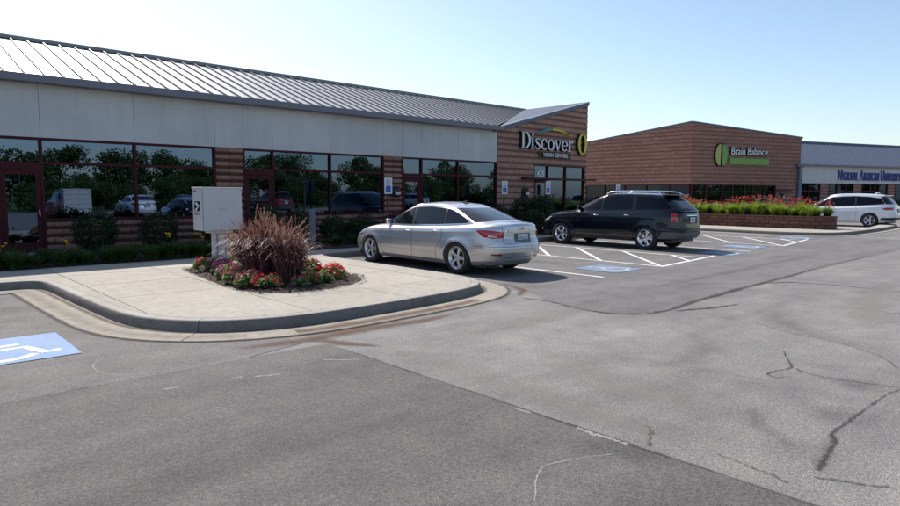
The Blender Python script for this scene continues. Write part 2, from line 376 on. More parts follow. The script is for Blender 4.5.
class MB:
    def __init__(s): s.V = []; s.F = []; s.mi = []; s.T = None
    def add(s, V, Fs, mi=0):
        b = len(s.V)
        for v in V:
            v = Vector(v); s.V.append(s.T @ v if s.T is not None else v)
        for f in Fs: s.F.append([b+i for i in f]); s.mi.append(mi)
        return s
    def box(s, x0, x1, y0, y1, z0, z1, mi=0):
        V = [(x, y, z) for z in (z0, z1) for y in (y0, y1) for x in (x0, x1)]
        return s.add(V, [(0, 2, 3, 1), (4, 5, 7, 6), (0, 1, 5, 4), (2, 6, 7, 3), (0, 4, 6, 2), (1, 3, 7, 5)], mi)
    def bbox(s, x0, x1, y0, y1, z0, z1, b=.01, mi=0):
        """bevelled box"""
        bm = bmesh.new(); bmesh.ops.create_cube(bm, size=1)
        for v in bm.verts: v.co = Vector(((x0+x1)/2+v.co.x*(x1-x0), (y0+y1)/2+v.co.y*(y1-y0), (z0+z1)/2+v.co.z*(z1-z0)))
        bmesh.ops.bevel(bm, geom=list(bm.edges), offset=b, segments=2, affect='EDGES', profile=.6)
        bm.verts.index_update()
        s.add([v.co.copy() for v in bm.verts], [[v.index for v in f.verts] for f in bm.faces], mi); bm.free(); return s
    def tube(s, pts, r, n=10, mi=0, cap=True):
        pts = [Vector(p) for p in pts]; rs = r if isinstance(r, (list, tuple)) else [r]*len(pts)
        V = []; Fs = []; up = None
        for i, p in enumerate(pts):
            t = (pts[min(i+1, len(pts)-1)]-pts[max(i-1, 0)]).normalized()
            a = t.cross(Vector((0, 0, 1)) if abs(t.z) < .9 else Vector((1, 0, 0))).normalized(); b = t.cross(a)
            for k in range(n):
                an = 2*math.pi*k/n; V.append(p+(a*math.cos(an)+b*math.sin(an))*rs[i])
        for i in range(len(pts)-1):
            for k in range(n): Fs.append((i*n+k, i*n+(k+1) % n, (i+1)*n+(k+1) % n, (i+1)*n+k))
        if cap: Fs.append(list(range(n))[::-1]); Fs.append([(len(pts)-1)*n+k for k in range(n)])
        return s.add(V, Fs, mi)
    def lathe(s, prof, n=32, axis='x', c=(0, 0, 0), mi=0):
        """prof: list of (along axis, radius)"""
        V = []; Fs = []; c = Vector(c)
        for a, r in prof:
            for k in range(n):
                t = 2*math.pi*k/n; u, v = r*math.cos(t), r*math.sin(t)
                V.append(c+(Vector((a, u, v)) if axis == 'x' else Vector((u, v, a)) if axis == 'z' else Vector((u, a, v))))
        for i in range(len(prof)-1):
            for k in range(n): Fs.append((i*n+k, i*n+(k+1) % n, (i+1)*n+(k+1) % n, (i+1)*n+k))
        return s.add(V, Fs, mi)
    def prism(s, poly, z0, z1, mi=0):
        n = len(poly); V = [(x, y, z0) for x, y in poly]+[(x, y, z1) for x, y in poly]
        return s.add(V, [list(range(n))[::-1], list(range(n, 2*n))]+[(i, (i+1) % n, n+(i+1) % n, n+i) for i in range(n)], mi)
    def build(s, name, mat, parent=None, smooth=False, world=False, loc=None, kind=None, label=None, fix=True):
        me = mesh_of(s.V, s.F, name, s.mi)
        if fix:
            bm = bmesh.new(); bm.from_mesh(me); bmesh.ops.recalc_face_normals(bm, faces=bm.faces); bm.to_mesh(me); bm.free()
        o = link(name, me, mat, parent, smooth=smooth, world=world, loc=loc)
        if kind: o['kind'] = kind
        if label: o['label'] = label
        return o
def instance(o, parent, loc, rz=None, name=None):
    c = o.copy(); COL.objects.link(c); c.parent = parent; c.location = loc
    if rz is not None: c.rotation_euler = (0, 0, rz)
    return c
def copy_tree(o, parent=None):
    c = o.copy(); COL.objects.link(c); c.parent = parent
    for ch in [x for x in bpy.data.objects if x.parent == o]: copy_tree(ch, c)
    return c
def sheet(name, poly, z, mat, **k):
    me = mesh_of([(x, y, z) for x, y in poly], [list(range(len(poly)))], name)
    bm = bmesh.new(); bm.from_mesh(me)
    for f in bm.faces:
        if f.normal.z < 0: f.normal_flip()
    bm.to_mesh(me); bm.free()
    return tag(link(name, me, mat), **k)
def ribbon(pts, widths, z, jit=0, n=6, seed=0):
    """irregular flat strip along a smoothed polyline"""
    r = np.random.default_rng(seed); P = np.array(pts, float); t = np.arange(len(P)); tt = np.linspace(0, len(P)-1, (len(P)-1)*n+1)
    x = np.interp(tt, t, P[:, 0]); y = np.interp(tt, t, P[:, 1]); w_ = np.interp(tt, t, widths)
    ker = np.array([1, 2, 3, 2, 1.])/9
    if len(tt) > 8 and n > 3:
        for a in (x, y): a[2:-2] = np.convolve(a, ker, 'valid')
    if jit: x = x+r.normal(0, jit, len(x)); y = y+r.normal(0, jit, len(x)); w_ = w_*(1+r.normal(0, .3, len(x))).clip(.35, 1.8)
    dx, dy = np.gradient(x), np.gradient(y); L = np.hypot(dx, dy)+1e-9; nx, ny = -dy/L, dx/L
    V = np.concatenate([np.c_[x+nx*w_/2, y+ny*w_/2, np.full(len(x), z)], np.c_[x-nx*w_/2, y-ny*w_/2, np.full(len(x), z)]])
    m_ = len(x); Q = [(i, m_+i, m_+i+1, i+1) for i in range(m_-1)]
    return V, Q
def clip_rect(poly, x0, x1, y0, y1):
    def cl(P, ins, inter):
        out = []
        for i in range(len(P)):
            a, b = P[i-1], P[i]
            if ins(b):
                if not ins(a): out.append(inter(a, b))
                out.append(b)
            elif ins(a): out.append(inter(a, b))
        return out
    def ix(x): return lambda a, b: (x, a[1]+(b[1]-a[1])*(x-a[0])/(b[0]-a[0]))
    def iy(y): return lambda a, b: (a[0]+(b[0]-a[0])*(y-a[1])/(b[1]-a[1]), y)
    for ins, it in ((lambda p: p[0] >= x0, ix(x0)), (lambda p: p[0] <= x1, ix(x1)), (lambda p: p[1] >= y0, iy(y0)), (lambda p: p[1] <= y1, iy(y1))):
        poly = cl(poly, ins, it)
        if len(poly) < 3: return []
    return poly
def area(P): return abs(sum(P[i-1][0]*P[i][1]-P[i][0]*P[i-1][1] for i in range(len(P))))/2
# ============================================================ ground
sheet('ground', [(-150, -150), (200, -150), (200, 150), (-150, 150)], 0, 'old_asphalt', kind='structure')
def wob(p0, p1, n, a, seed):
    r = np.random.default_rng(seed); k = np.cumsum(r.normal(0, a, n)); k -= np.linspace(0, 1, n)*k[-1]
    d = Vector(p1)-Vector(p0); nn = Vector((-d.y, d.x)).normalized()
    return [tuple(Vector(p0)+d*(i/(n-1))+nn*k[i]) for i in range(n)]
new = wob((3.62, -6), (3.6, 5.86), 90, .006, 1) + wob((3.45, 5.9), (-40, 5.85), 200, .007, 2) + [(-40, -6)]
sheet('asphalt_patch', new, .004, 'new_asphalt', kind='structure')
sheet('asphalt_patch', [(-40, -150), (3.62, -150), (3.62, -6), (-40, -6)], .004, 'new_asphalt', kind='structure')
leftlot = [(-40, 5.9), (2.6, 5.9), (3.4, 6.1), (3.4, 6.9), (2.4, 7.6), (2.15, 8.6), (2.05, 12.6), (-40, 12.7)]
sheet('asphalt_patch', leftlot, .0035, 'left_asphalt', kind='structure')
st = [(8.1, 6.75), (7.62, 6.0), (7.44, 5.2), (7.5, 4.7), (8.2, 4.36)]+wob((9.3, 4.46), (19.6, 4.67), 40, .006, 3)+[(27.9, 4.6)] + [(27.6, 8.6), (27.4, 13.7), (8.0, 13.65)]
sheet('stall_pavement', st, .003, 'stall_asphalt', kind='structure')

def crack(name, pts, wd, seed, z=.0055, jit=.012, mat='tar', n=6):
    mat = {'tar': 'crack_dark', 'chalk': 'chalk_soft'}.get(mat, mat)
    if name == 'tar_seam': mat = 'tar_soft'
    wd = [w_*1.7+.008 for w_ in wd]
    V, Q = ribbon(pts, wd, z, jit*.6, n, seed); m_ = len(V)//2; C_ = (V[:m_]+V[m_:])/2
    V = np.concatenate([V[:m_], C_, V[m_:]]); Q = [(i, m_+i, m_+i+1, i+1) for i in range(m_-1)]+[(m_+i, 2*m_+i, 2*m_+i+1, m_+i+1) for i in range(m_-1)]
    me = quads_mesh(V, Q); at = me.attributes.new('edge', 'FLOAT', 'POINT'); e = np.ones(3*m_, np.float32); e[m_:2*m_] = 0; e[m_] = e[2*m_-1] = .9; at.data.foreach_set('value', e)
    link(name, me, mat)['kind'] = 'structure'
crack('tar_seam', [(19.64, 4.67), (16.2, 4.73), (13.6, 4.6), (11.3, 4.56), (9.25, 4.47), (8.3, 4.36), (7.75, 4.45), (7.45, 4.8), (7.42, 5.27), (7.61, 5.93), (7.53, 6.5)], [.02, .04, .07, .10, .09, .07, .06, .05, .05, .04, .02], 1)
crack('tar_seam', [(12.2, 4.58), (12.74, 4.29), (12.97, 3.59), (12.92, 2.57), (13.0, 1.5)], [.07, .06, .04, .03, .03], 2)
crack('tar_seam', [(8.3, 4.3), (8.9, 4.05), (9.6, 3.9)], [.08, .06, .02], 3)
crack('asphalt_crack', [(7.04, 2.39), (6.7, 2.23), (6.41, 2.08), (6.16, 2.15), (6.0, 2.17), (5.93, 2.07), (6.09, 1.97)], [.015, .025, .04, .02, .02, .015, .012], 4, jit=.007)
crack('asphalt_crack', [(5.7, 2.56), (5.75, 2.27), (5.83, 2.11)], [.006, .01, .014], 5)
crack('asphalt_crack', [(6.41, 2.08), (6.27, 1.87), (6.31, 1.61), (6.43, 1.23), (6.5, .8)], [.035, .018, .018, .016, .014], 6)
crack('asphalt_crack', [(4.09, 1.16), (4.41, 1.2), (4.71, 1.24), (4.81, 1.3), (5.15, 1.29), (5.58, 1.28), (6.15, 1.26), (6.39, 1.21)], [.03, .045, .05, .03, .025, .018, .018, .012], 7, jit=.006, n=14)
crack('asphalt_crack', [(4.01, 2.26), (3.95, 2.17), (3.81, 2.12), (3.66, 2.01)], [.015, .03, .02, .035], 8)
crack('asphalt_crack', [(3.89, 1.71), (3.86, 1.5), (3.83, 1.36), (3.78, 1.21)], [.008, .01, .014, .02], 9)
crack('asphalt_crack', [(3.98, 1.16), (4.04, 1.03), (4.1, .9), (4.19, .77)], [.03, .02, .02, .02], 10)
crack('asphalt_crack', [(8.35, 3.26), (8.02, 2.67), (7.94, 2.16), (7.58, 1.64), (7.11, 1.37)], [.008, .012, .012, .012, .01], 11)
crack('asphalt_crack', [(10.5, 4.0), (10.2, 3.2), (10.6, 2.4), (10.1, 1.7)], [.006, .012, .012, .008], 12)
crack('asphalt_crack', [(2.51, 2.04), (2.74, 2.23), (2.92, 2.32), (3.18, 2.23), (3.42, 2.1)], [.004, .006, .007, .006, .004], 13, mat='chalk', jit=.004, z=.0057)
crack('asphalt_joint', [(3.61, -3), (3.61, 1), (3.6, 3), (3.6, 5.8)], [.03, .03, .025, .02], 14, jit=.005, z=.0056)
for i, (pts, wd) in enumerate([([(3.55, 3.13), (3.575, 2.95)], [.02, .03]), ([(3.59, 2.56), (3.57, 2.4), (3.585, 2.28), (3.59, 2.14)], [.02, .06, .05, .02]), ([(2.28, 5.34), (2.36, 5.3)], [.03, .04]), ([(2.43, 5.25), (2.66, 5.16)], [.04, .03]), ([(1.7, 5.42), (1.84, 5.38)], [.03, .02]), ([(3.2, 5.35), (3.34, 5.2), (3.5, 5.1)], [.015, .03, .02])]):
    crack('paint_scrape', pts, wd, 20+i, z=.0062, jit=.006, mat='chalk', n=12)
# thin rusty dirt line along the gutter edge and pale ring scrapes
th = np.linspace(0, 5.2, 20)
crack('paint_scrape', [(1.72+.28*math.cos(a), 6.45+.42*math.sin(a)) for a in th], [.006]*20, 31, z=.006, jit=.003, mat='chalk', n=3)

# broad stains and wear, all soft-edged
for k, (nm, pts, wd, mt) in enumerate([
    ('dark_stain', [(7.2, 3.6), (6.6, 3.0), (5.9, 2.9), (5.2, 3.1)], [.2, .5, .5, .2], 'stain_dark'), ('dark_stain', [(5.0, 1.9), (4.6, 1.7), (4.3, 1.25)], [.1, .25, .2], 'stain_dark'),
    ('dark_stain', [(10.5, 3.6), (9, 3.2), (8.2, 2.6), (7.8, 1.7)], [.3, .8, .7, .3], 'stain_dark'), ('dark_stain', [(4.0, 1.15), (4.3, 1.2), (4.75, 1.27), (5.2, 1.3)], [.12, .16, .14, .06], 'stain_dark'),
    ('dark_stain', [(11.8, 8.4), (11.9, 9.8), (11.9, 11.5)], [.7, .9, .6], 'stain_dark'), ('dark_stain', [(20.3, 9), (20.3, 11.5)], [.8, .9], 'stain_dark'), ('dark_stain', [(9, 5.6), (14, 5.7), (20, 5.8)], [.3, .5, .3], 'stain_dark'),
    ('dark_stain', [(-2, 3.2), (1.0, 3.6), (3.2, 3.5)], [.5, .7, .3], 'stain_dark'), ('dark_stain', [(.2, 1.6), (1.6, 1.7), (3.3, 1.5)], [.3, .5, .3], 'stain_dark'),
    ('pale_wear', [(3.95, 5.3), (4.0, 4), (3.95, 2.8), (3.9, 1.6)], [.5, .7, .6, .4], 'stain_pale'), ('pale_wear', [(5.2, 4.2), (4.7, 3), (4.6, 1.9)], [.5, .9, .6], 'stain_pale'), ('pale_wear', [(8.5, 5.4), (6.6, 5.2), (4.6, 5.2)], [.4, .7, .5], 'stain_pale'),
    ('pale_wear', [(-2, 6.6), (.6, 6.5), (2.4, 6.4)], [.3, .5, .3], 'stain_pale'), ('pale_wear', [(14, 3.0), (11, 2.6), (8.8, 2.0)], [.6, .9, .5], 'stain_pale'),
    ('rust_stain', [(2.7, 6.35), (3.4, 6.2), (4.3, 6.25), (5.2, 6.15), (6.0, 6.25)], [.12, .34, .42, .3, .1], 'stain_rust'), ('rust_stain', [(3.6, 6.2), (3.75, 5.75), (4.0, 5.4)], [.3, .25, .1], 'stain_rust'), ('rust_stain', [(7.6, 6.6), (8.2, 7.0), (8.5, 7.8)], [.1, .22, .1], 'stain_rust')]):
    P_, w_ = pts, wd; z_ = .0047+.00009*k
    V, Q = ribbon(P_, w_, z_, 0, 10, 90+k); m_ = len(V)//2; C_ = (V[:m_]+V[m_:])/2
    V = np.concatenate([V[:m_], C_, V[m_:]]); Q = [(i, m_+i, m_+i+1, i+1) for i in range(m_-1)]+[(m_+i, 2*m_+i, 2*m_+i+1, m_+i+1) for i in range(m_-1)]
    me = quads_mesh(V, Q); at = me.attributes.new('edge', 'FLOAT', 'POINT'); t_ = np.abs(np.linspace(-1, 1, m_))**4; e = np.ones(3*m_, np.float32); e[m_:2*m_] = t_; at.data.foreach_set('value', e)
    link(nm, me, mt)['kind'] = 'structure'
# ---------------- markings
def stripe(x0, y0, x1, y1, wd=.1, mat='paint_white', name='stall_line', z=.008):
    d = Vector((x1-x0, y1-y0)).normalized(); n = Vector((-d.y, d.x))*wd/2
    sheet(name, [(x0+n.x, y0+n.y), (x1+n.x, y1+n.y), (x1-n.x, y1-n.y), (x0-n.x, y0-n.y)], z, mat, kind='structure')
stripe(10.62, 13.2, 10.62, 7.0)
XA, XB = 13.25, 15.95
stripe(XA, 7.24, XA, 13.4); stripe(XB, 7.44, XB, 13.4); stripe(XA-.05, 7.17, XB+.7, 7.5)
for k in range(5):
    y0 = 5.62+1.62*k
    a = (XA+.05, y0) if y0 > 7.2 else (XA+(7.32-y0), 7.38)
    xe = min(XB-.05, a[0]+(13.4-a[1])); stripe(a[0], a[1], xe, a[1]+(xe-a[0]), z=.0085)
stripe(18.75, 7.4, 18.75, 13.3)
XA, XB = 21.6, 24.9
stripe(XA, 7.6, XA, 13.4); stripe(XB, 8.1, XB, 13.4); stripe(XA-.05, 7.5, XB+.5, 8.0)
for k in range(5):
    y0 = 5.9+1.65*k
    a = (XA+.05, y0) if y0 > 7.5 else (XA+(7.8-y0)*1.1, 7.8)
    xe = min(XB-.05, a[0]+(13.4-a[1])*1.2); stripe(a[0], a[1], xe, a[1]+(xe-a[0])*.8, z=.0085)
stripe(27.0, 8.6, 27.0, 13.3, .08)
def wheelchair_strokes():
    S = []
    S.append([(-.05, .36), (-.05, .36)])
    S.append([(-.04, .26), (-.02, .02), (.17, .02), (.26, -.25), (.36, -.22)])
    S.append([(-.03, .14), (.15, .14)])
    th = np.linspace(R(135), R(330), 14)
    S.append([(.0+.22*math.cos(a), -.14+.22*math.sin(a)) for a in th])
    return S
def symbol_mark(cx, cy, sc, rot, mat, z=.012):
    ca, sa = math.cos(rot), math.sin(rot); VV = []; QQ = []
    th = np.linspace(0, 2*math.pi, 14)
    strokes = [(s, .055*sc) for s in wheelchair_strokes()[1:]] + [([(-.05+.03*math.cos(a), .36+.03*math.sin(a)) for a in th], .06*sc)]
    for s, wd in strokes:
        P = [(cx+sc*(x*ca-y*sa), cy+sc*(x*sa+y*ca)) for x, y in s]
        V, Q = ribbon(P, [wd*1.2]*len(P), z+.0002*len(VV), 0, 2); b = sum(len(v) for v in VV); VV.append(V); QQ += [tuple(b+i for i in q) for q in Q]
    return quads_mesh(np.concatenate(VV), QQ)
def blue_square(x0, x1, y0, y1, mat, smat, rot=0):
    o = sheet('accessible_parking_mark', [(x0, y0), (x1, y0), (x1, y1), (x0, y1)], .010, mat, kind='structure')
    s = link('wheelchair_symbol', symbol_mark((x0+x1)/2, (y0+y1)/2, min(x1-x0, y1-y0)*1.12, rot, smat), smat); s['kind'] = 'structure'
blue_square(.22, 1.5, 7.22, 8.5, 'paint_blue', 'paint_white', 0)
for (a, b, c, d) in ((11.4, 12.5, 7.2, 8.32), (17.0, 18.1, 7.2, 8.2), (19.7, 20.85, 7.65, 8.85), (25.4, 26.5, 8.0, 9.2)):
    blue_square(a, b, c, d, 'paint_blue_old', 'paint_pale', 0)

# ---------------- kerb, gutter, walk
path = [(-14, 12.72), (-4, 12.72), (.9, 12.72), (1.7, 12.7), (1.95, 12.6), (2.06, 12.35), (2.1, 10.6), (2.16, 8.9), (2.24, 8.3), (2.36, 7.9), (2.62, 7.48), (2.95, 7.18), (3.4, 6.96), (4.0, 6.84), (4.9, 6.86), (6.2, 6.95), (6.9, 7.07), (7.3, 7.2), (7.6, 7.42), (7.85, 7.75), (7.97, 8.15), (8.02, 8.8), (8.02, 13.0), (8.1, 13.4), (8.35, 13.6), (9, 13.66), (16, 13.66), (27.0, 13.66)]
def smooth_path(P, it=2):
    for _ in range(it):
        Q = [P[0]]
        for i in range(len(P)-1):
            a, b = Vector(P[i]), Vector(P[i+1])
            L = (b-a).length; t = min(.25, .3/L)
            Q += [tuple(a.lerp(b, t)), tuple(a.lerp(b, 1-t))]
        Q.append(P[-1]); P = Q
    return P
def offs(P, d):
    P = [Vector(p) for p in P]; out = []
    for i, p in enumerate(P):
        t = (P[min(i+1, len(P)-1)]-P[max(0, i-1)]).normalized(); out.append(p+Vector((-t.y, t.x))*d)
    return out
def seg_by_len(P, lens):
    """split indices of a path at the given arc lengths"""
    P = [Vector(p) for p in P]; S = [0]
    for i in range(1, len(P)): S.append(S[-1]+(P[i]-P[i-1]).length)
    return S
def at_len(P, S, s):
    i = max(1, min(len(P)-1, int(np.searchsorted(S, s)))); t = (s-S[i-1])/max(1e-6, S[i]-S[i-1])
    return Vector(P[i-1]).lerp(Vector(P[i]), min(1, max(0, t)))
def kerb_run(path, step, parent_name, gw=.46, first=0, gutter=True, jitter=.0, top=.15):
    """the island side is on the left of the direction of travel"""
    P = smooth_path(path); S = seg_by_len(P, None); tot = S[-1]
    root = empty(parent_name, (path[0][0], path[0][1], 0), kind='structure')
    groot = empty('gutter', (path[0][0], path[0][1], 0), kind='structure')
    s0 = 0; k = 0
    while s0 < tot-.05:
        s1 = min(tot, s0+step)
        ss = [s0+.005]+[s for s in S if s0+.03 < s < s1-.03]+[s1-.005]
        pts = [at_len(P, S, s) for s in ss]; tn = []
        for s in ss:
            a = at_len(P, S, max(0, s-.02)); b = at_len(P, S, min(tot, s+.02)); tn.append((b-a).normalized())
        nn = [Vector((-t.y, t.x)) for t in tn]
        prof = [(.0, .0), (.008, .07), (.02, .125), (.035, top-.006), (.06, top), (.165, top), (.165, -.02)]
        def sweep(prof):
            V = []; Fs = []; m_ = len(prof)
            for p, n_ in zip(pts, nn):
                for d, z in prof: V.append((p.x+n_.x*d, p.y+n_.y*d, z))
            for i in range(len(pts)-1):
                for j in range(m_-1): Fs.append((i*m_+j, i*m_+j+1, (i+1)*m_+j+1, (i+1)*m_+j))
            Fs.append(list(range(m_))); Fs.append([(len(pts)-1)*m_+j for j in range(m_)][::-1]); return V, Fs
        b = MB(); V, Fs = sweep(prof); m_ = len(prof)
        for f in Fs:
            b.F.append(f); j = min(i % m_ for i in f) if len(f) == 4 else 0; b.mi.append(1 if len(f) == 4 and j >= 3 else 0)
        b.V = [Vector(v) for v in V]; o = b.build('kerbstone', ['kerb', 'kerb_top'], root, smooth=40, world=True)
        if gutter:
            b = MB(); V, Fs = sweep([(.02, -.02), (.02, .018), (-.12, .016), (-gw, .013), (-gw-.004, -.02)]); b.add(V, Fs)
            b.build('gutter_slab', 'gutter', groot, smooth=30, world=True)
        s0 = s1; k += 1
    return P
KP = kerb_run(path, 3.05, 'kerb')
kp2 = [(26.9, 13.66), (27.2, 13.55), (27.36, 13.2), (27.36, 11), (27.38, 9.6), (27.5, 8.9), (27.85, 8.25), (28.5, 7.85), (29.7, 7.68), (32.6, 7.60), (36, 7.70), (38.6, 7.95), (39.4, 8.3), (39.6, 8.9)]
KP2 = kerb_run(kp2, 3.05, 'kerb', gw=.3)
inner = [tuple(p) for p in offs(KP, .172)]
def soft_along(P, off_, wd, z, mt, nm, s0=0, s1=1e9):
    S_ = seg_by_len(P, None); ss = [s for s in np.arange(max(0, s0), min(S_[-1], s1), .12)]; pts = [tuple(at_len(P, S_, s)) for s in ss]; pts = [tuple(p) for p in offs(pts, off_)]
    V, Q = ribbon(pts, [wd]*len(pts), z, 0, 1, 1); m_ = len(V)//2; C_ = (V[:m_]+V[m_:])/2
    V = np.concatenate([V[:m_], C_, V[m_:]]); Q = [(i, m_+i, m_+i+1, i+1) for i in range(m_-1)]+[(m_+i, 2*m_+i, 2*m_+i+1, m_+i+1) for i in range(m_-1)]
    me = quads_mesh(V, Q); at = me.attributes.new('edge', 'FLOAT', 'POINT'); e = np.ones(3*m_, np.float32); e[m_:2*m_] = 0; at.data.foreach_set('value', e); link(nm, me, mt)['kind'] = 'structure'
soft_along(KP, -.47, .11, .0145, 'dirt', 'gutter_dirt', 12, 34)
soft_along(KP, -.06, .13, .0195, 'dirt', 'gutter_dirt', 12, 34)
soft_along(KP, -.30, .30, .0185, 'stain_rust', 'rust_stain', 22.4, 25.6)
soft_along(KP, -.28, .34, .0180, 'stain_dark', 'dark_stain', 14, 22)
walk_poly = inner + [(27.0, 17.9), (-14, 17.9)]
wroot = empty('sidewalk', (3, 13, 0), kind='structure')
xs = [-14+1.55*i for i in range(11)]; xs = sorted(set([round(x, 3) for x in [2.45-1.55*i for i in range(11)]+[2.45+1.63*i for i in range(17)]]))
ys = [6.6, 8.15, 9.75, 11.35, 12.9, 14.52]
n_ = 0
for i in range(len(xs)-1):
    for j in range(len(ys)-1):
        c = clip_rect(walk_poly, xs[i]+.006, xs[i+1]-.006, ys[j]+.006, ys[j+1]-.006)
        if len(c) < 3 or area(c) < .01: continue
        # keep the planting bed open
        b = MB(); z = .150+random.uniform(-.0015, .0015)
        b.prism(c, .05, z); b.build('slab', 'concrete', wroot, world=True); n_ += 1
sheet('sidewalk_joint_bed', [tuple(p) for p in walk_poly], .137, 'kerb', kind='structure')
print('slabs', n_)
kerb2in = [tuple(p) for p in offs(KP2, .172)]
w2 = kerb2in + [(39.3, 8.75), (34.4, 8.2), (33.4, 8.2), (33.4, 20), (27.0, 20)]
wr2 = empty('sidewalk', (29, 12, 0), kind='structure')
for i in range(9):
    for j in range(8):
        c = clip_rect(w2, 26.95+1.6*i+.006, 26.95+1.6*(i+1)-.006, 7.5+1.6*j+.006, 7.5+1.6*(j+1)-.006)
        if len(c) >= 3 and area(c) > .01:
            b = MB(); b.prism(c, .05, .15); b.build('slab', 'concrete', wr2, world=True)
# paving and lot round the far buildings
sheet('far_walk', [(27, 13.8), (33.5, 13.8), (33.5, 60), (27, 60)], .12, 'concrete', kind='structure')
sheet('far_walk', [(33.9, 15.2), (60, 9), (80, 5), (80, 40), (33.9, 40)], .1, 'concrete', kind='structure')
# planting bed along the facade
sheet('planting_bed', [(-14, 14.53), (27.0, 14.53), (27.0, 18.0), (-14, 18.0)], .158, 'soil', kind='structure')
# mulch bed of the island, heaped soil
def heap(name, poly, h, mat, z0=.150, n=34, seed=3):
    r = np.random.default_rng(seed); xs_ = [p[0] for p in poly]; ys_ = [p[1] for p in poly]
    cx, cy = sum(xs_)/len(poly), sum(ys_)/len(poly); V = [(cx, cy, z0+h)]; Fs = []
    P = smooth_path(poly+[poly[0]], 2); m_ = len(P)-1; rings = 6
    for k in range(1, rings+1):
        t = k/rings
        for x, y in P[:m_]:
            j = r.normal(0, .02); V.append((cx+(x-cx)*t*(1+j*(k == rings)), cy+(y-cy)*t*(1+j*(k == rings)), z0+h*(1-t**2.2)+(r.uniform(-.012, .02) if k < rings else .001)))
    for i in range(m_): Fs.append((0, 1+i, 1+(i+1) % m_))
    for k in range(rings-1):
        for i in range(m_):
            a = 1+k*m_+i; b_ = 1+k*m_+(i+1) % m_; Fs.append((a, a+m_, b_+m_, b_))
    return link(name, mesh_of(V, Fs), mat)
bed = [(4.42, 12.5), (4.22, 11.0), (4.12, 9.6), (4.22, 8.75), (4.7, 8.5), (5.4, 8.55), (6.05, 8.75), (6.45, 9.4), (6.6, 10.7), (6.6, 12.2), (6.1, 12.9), (5.2, 13.0)]
o = heap('flower_bed_soil', bed, .07, 'soil'); o['kind'] = 'structure'
# mulch chips
def chips(n, inside, zf, size, seed):
    r = np.random.default_rng(seed); V = []; Fs = []
    k = 0
    while k < n:
        x, y = inside(r); z = zf(x, y); a = r.uniform(0, 6.3); l, w_, t = size*r.uniform(.6, 1.6), size*.3*r.uniform(.6, 1.4), r.uniform(-.5, .5)
        d = np.array([math.cos(a), math.sin(a), t*.5]); e = np.array([-math.sin(a), math.cos(a), r.uniform(-.6, .6)]); c = np.array([x, y, z+.006+r.uniform(0, .012)])
        b_ = len(V); V += [c-d*l/2-e*w_/2, c+d*l/2-e*w_/2, c+d*l/2+e*w_/2, c-d*l/2+e*w_/2]; Fs.append((b_, b_+1, b_+2, b_+3)); k += 1
    return quads_mesh(V, Fs)
cx, cy = np.mean([p[0] for p in bed]), np.mean([p[1] for p in bed])
def in_bed(r):
    i = r.integers(len(bed)); a, b = bed[i-1], bed[i]; t = r.random(); q = math.sqrt(r.random())*1.04
    x = cx+((a[0]*(1-t)+b[0]*t)-cx)*q; y = cy+((a[1]*(1-t)+b[1]*t)-cy)*q; return x, y
def bedz(x, y):
    q = max(abs(x-cx)/1.25, abs(y-cy)/2.25); return .15+.07*max(0, 1-q**2.2)
link('mulch', chips(2600, in_bed, bedz, .05, 1), 'mulch')['kind'] = 'stuff'
link('mulch', chips(5000, lambda r: (r.uniform(-1, 22), 14.5+abs(r.normal(0, .9))), lambda x, y: .16, .06, 2), 'mulch')['kind'] = 'stuff'

# ============================================================ left building
FY = 18.13
def T_at(ox, oy, ang): return Matrix.Translation((ox, oy, 0)) @ Matrix.Rotation(ang, 4, 'Z')
bld = empty('shopping_plaza_building', (8, 18.2, 0), label='long low plaza building with grey panel band, burgundy frames and ribbed metal roof', cat='building')
BL = 2.93
# individual split-face blocks (one shared mesh per length)
blockmesh = {}
def block_mesh(L, H, light='pier_block', dark='block_dark'):
    k = (round(L, 3), round(H, 3))
    if k in blockmesh: return blockmesh[k]
    b = MB(); g = .006; hs = H*.36
    b.box(g, L-g, .02, .19, .004, H-.004, 1)                       # recessed dark body
    # rough proud face in the upper part, bevelled
    zt, zb = H-.004, hs; n = max(2, int(L/.07)); r = np.random.default_rng(int(L*1000)+3)
    xs_ = np.linspace(g, L-g, n+1)
    V = []; 
    for x in xs_:
        for z, y in ((zb, .02), (zb+.012, -.008), ((zb+zt)/2, -.018), (zt-.012, -.008), (zt, .02)):
            V.append((x, y+(r.uniform(-.006, .006) if -.01 > y or y < 0 else 0), z))
    Fs = []
    for i in range(n):
        for j in range(4): Fs.append((i*5+j, (i+1)*5+j, (i+1)*5+j+1, i*5+j+1))
    Fs.append([0, 1, 2, 3, 4]); Fs.append([n*5+j for j in (4, 3, 2, 1, 0)])
    b.add(V, Fs, 0)
    me = mesh_of(b.V, b.F, 'block', b.mi); 
    bm = bmesh.new(); bm.from_mesh(me); bmesh.ops.recalc_face_normals(bm, faces=bm.faces); bm.to_mesh(me); bm.free()
    me.materials.append(M[light]); me.materials.append(M[dark]); blockmesh[k] = me; return me
def block_panel(x0, x1, z0, z1, parent, y=FY, ncol=None, H=.1985):
    rows = max(1, round((z1-z0)/H)); h = (z1-z0)/rows; cols = ncol or max(1, round((x1-x0)/.4)); Lb = (x1-x0)/cols
    for r_ in range(rows):
        half = (r_ % 2 == 1) and cols > 3
        edges = [x0+Lb*i for i in range(cols+1)] if not half else [x0]+[x0+Lb*(i+.5) for i in range(cols)]+[x1]
        for a, b_ in zip(edges, edges[1:]):
            o = bpy.data.objects.new('block', block_mesh(b_-a, h)); COL.objects.link(o); o.parent = parent
            o.location = Vector((a, y, z0+r_*h))-parent.location
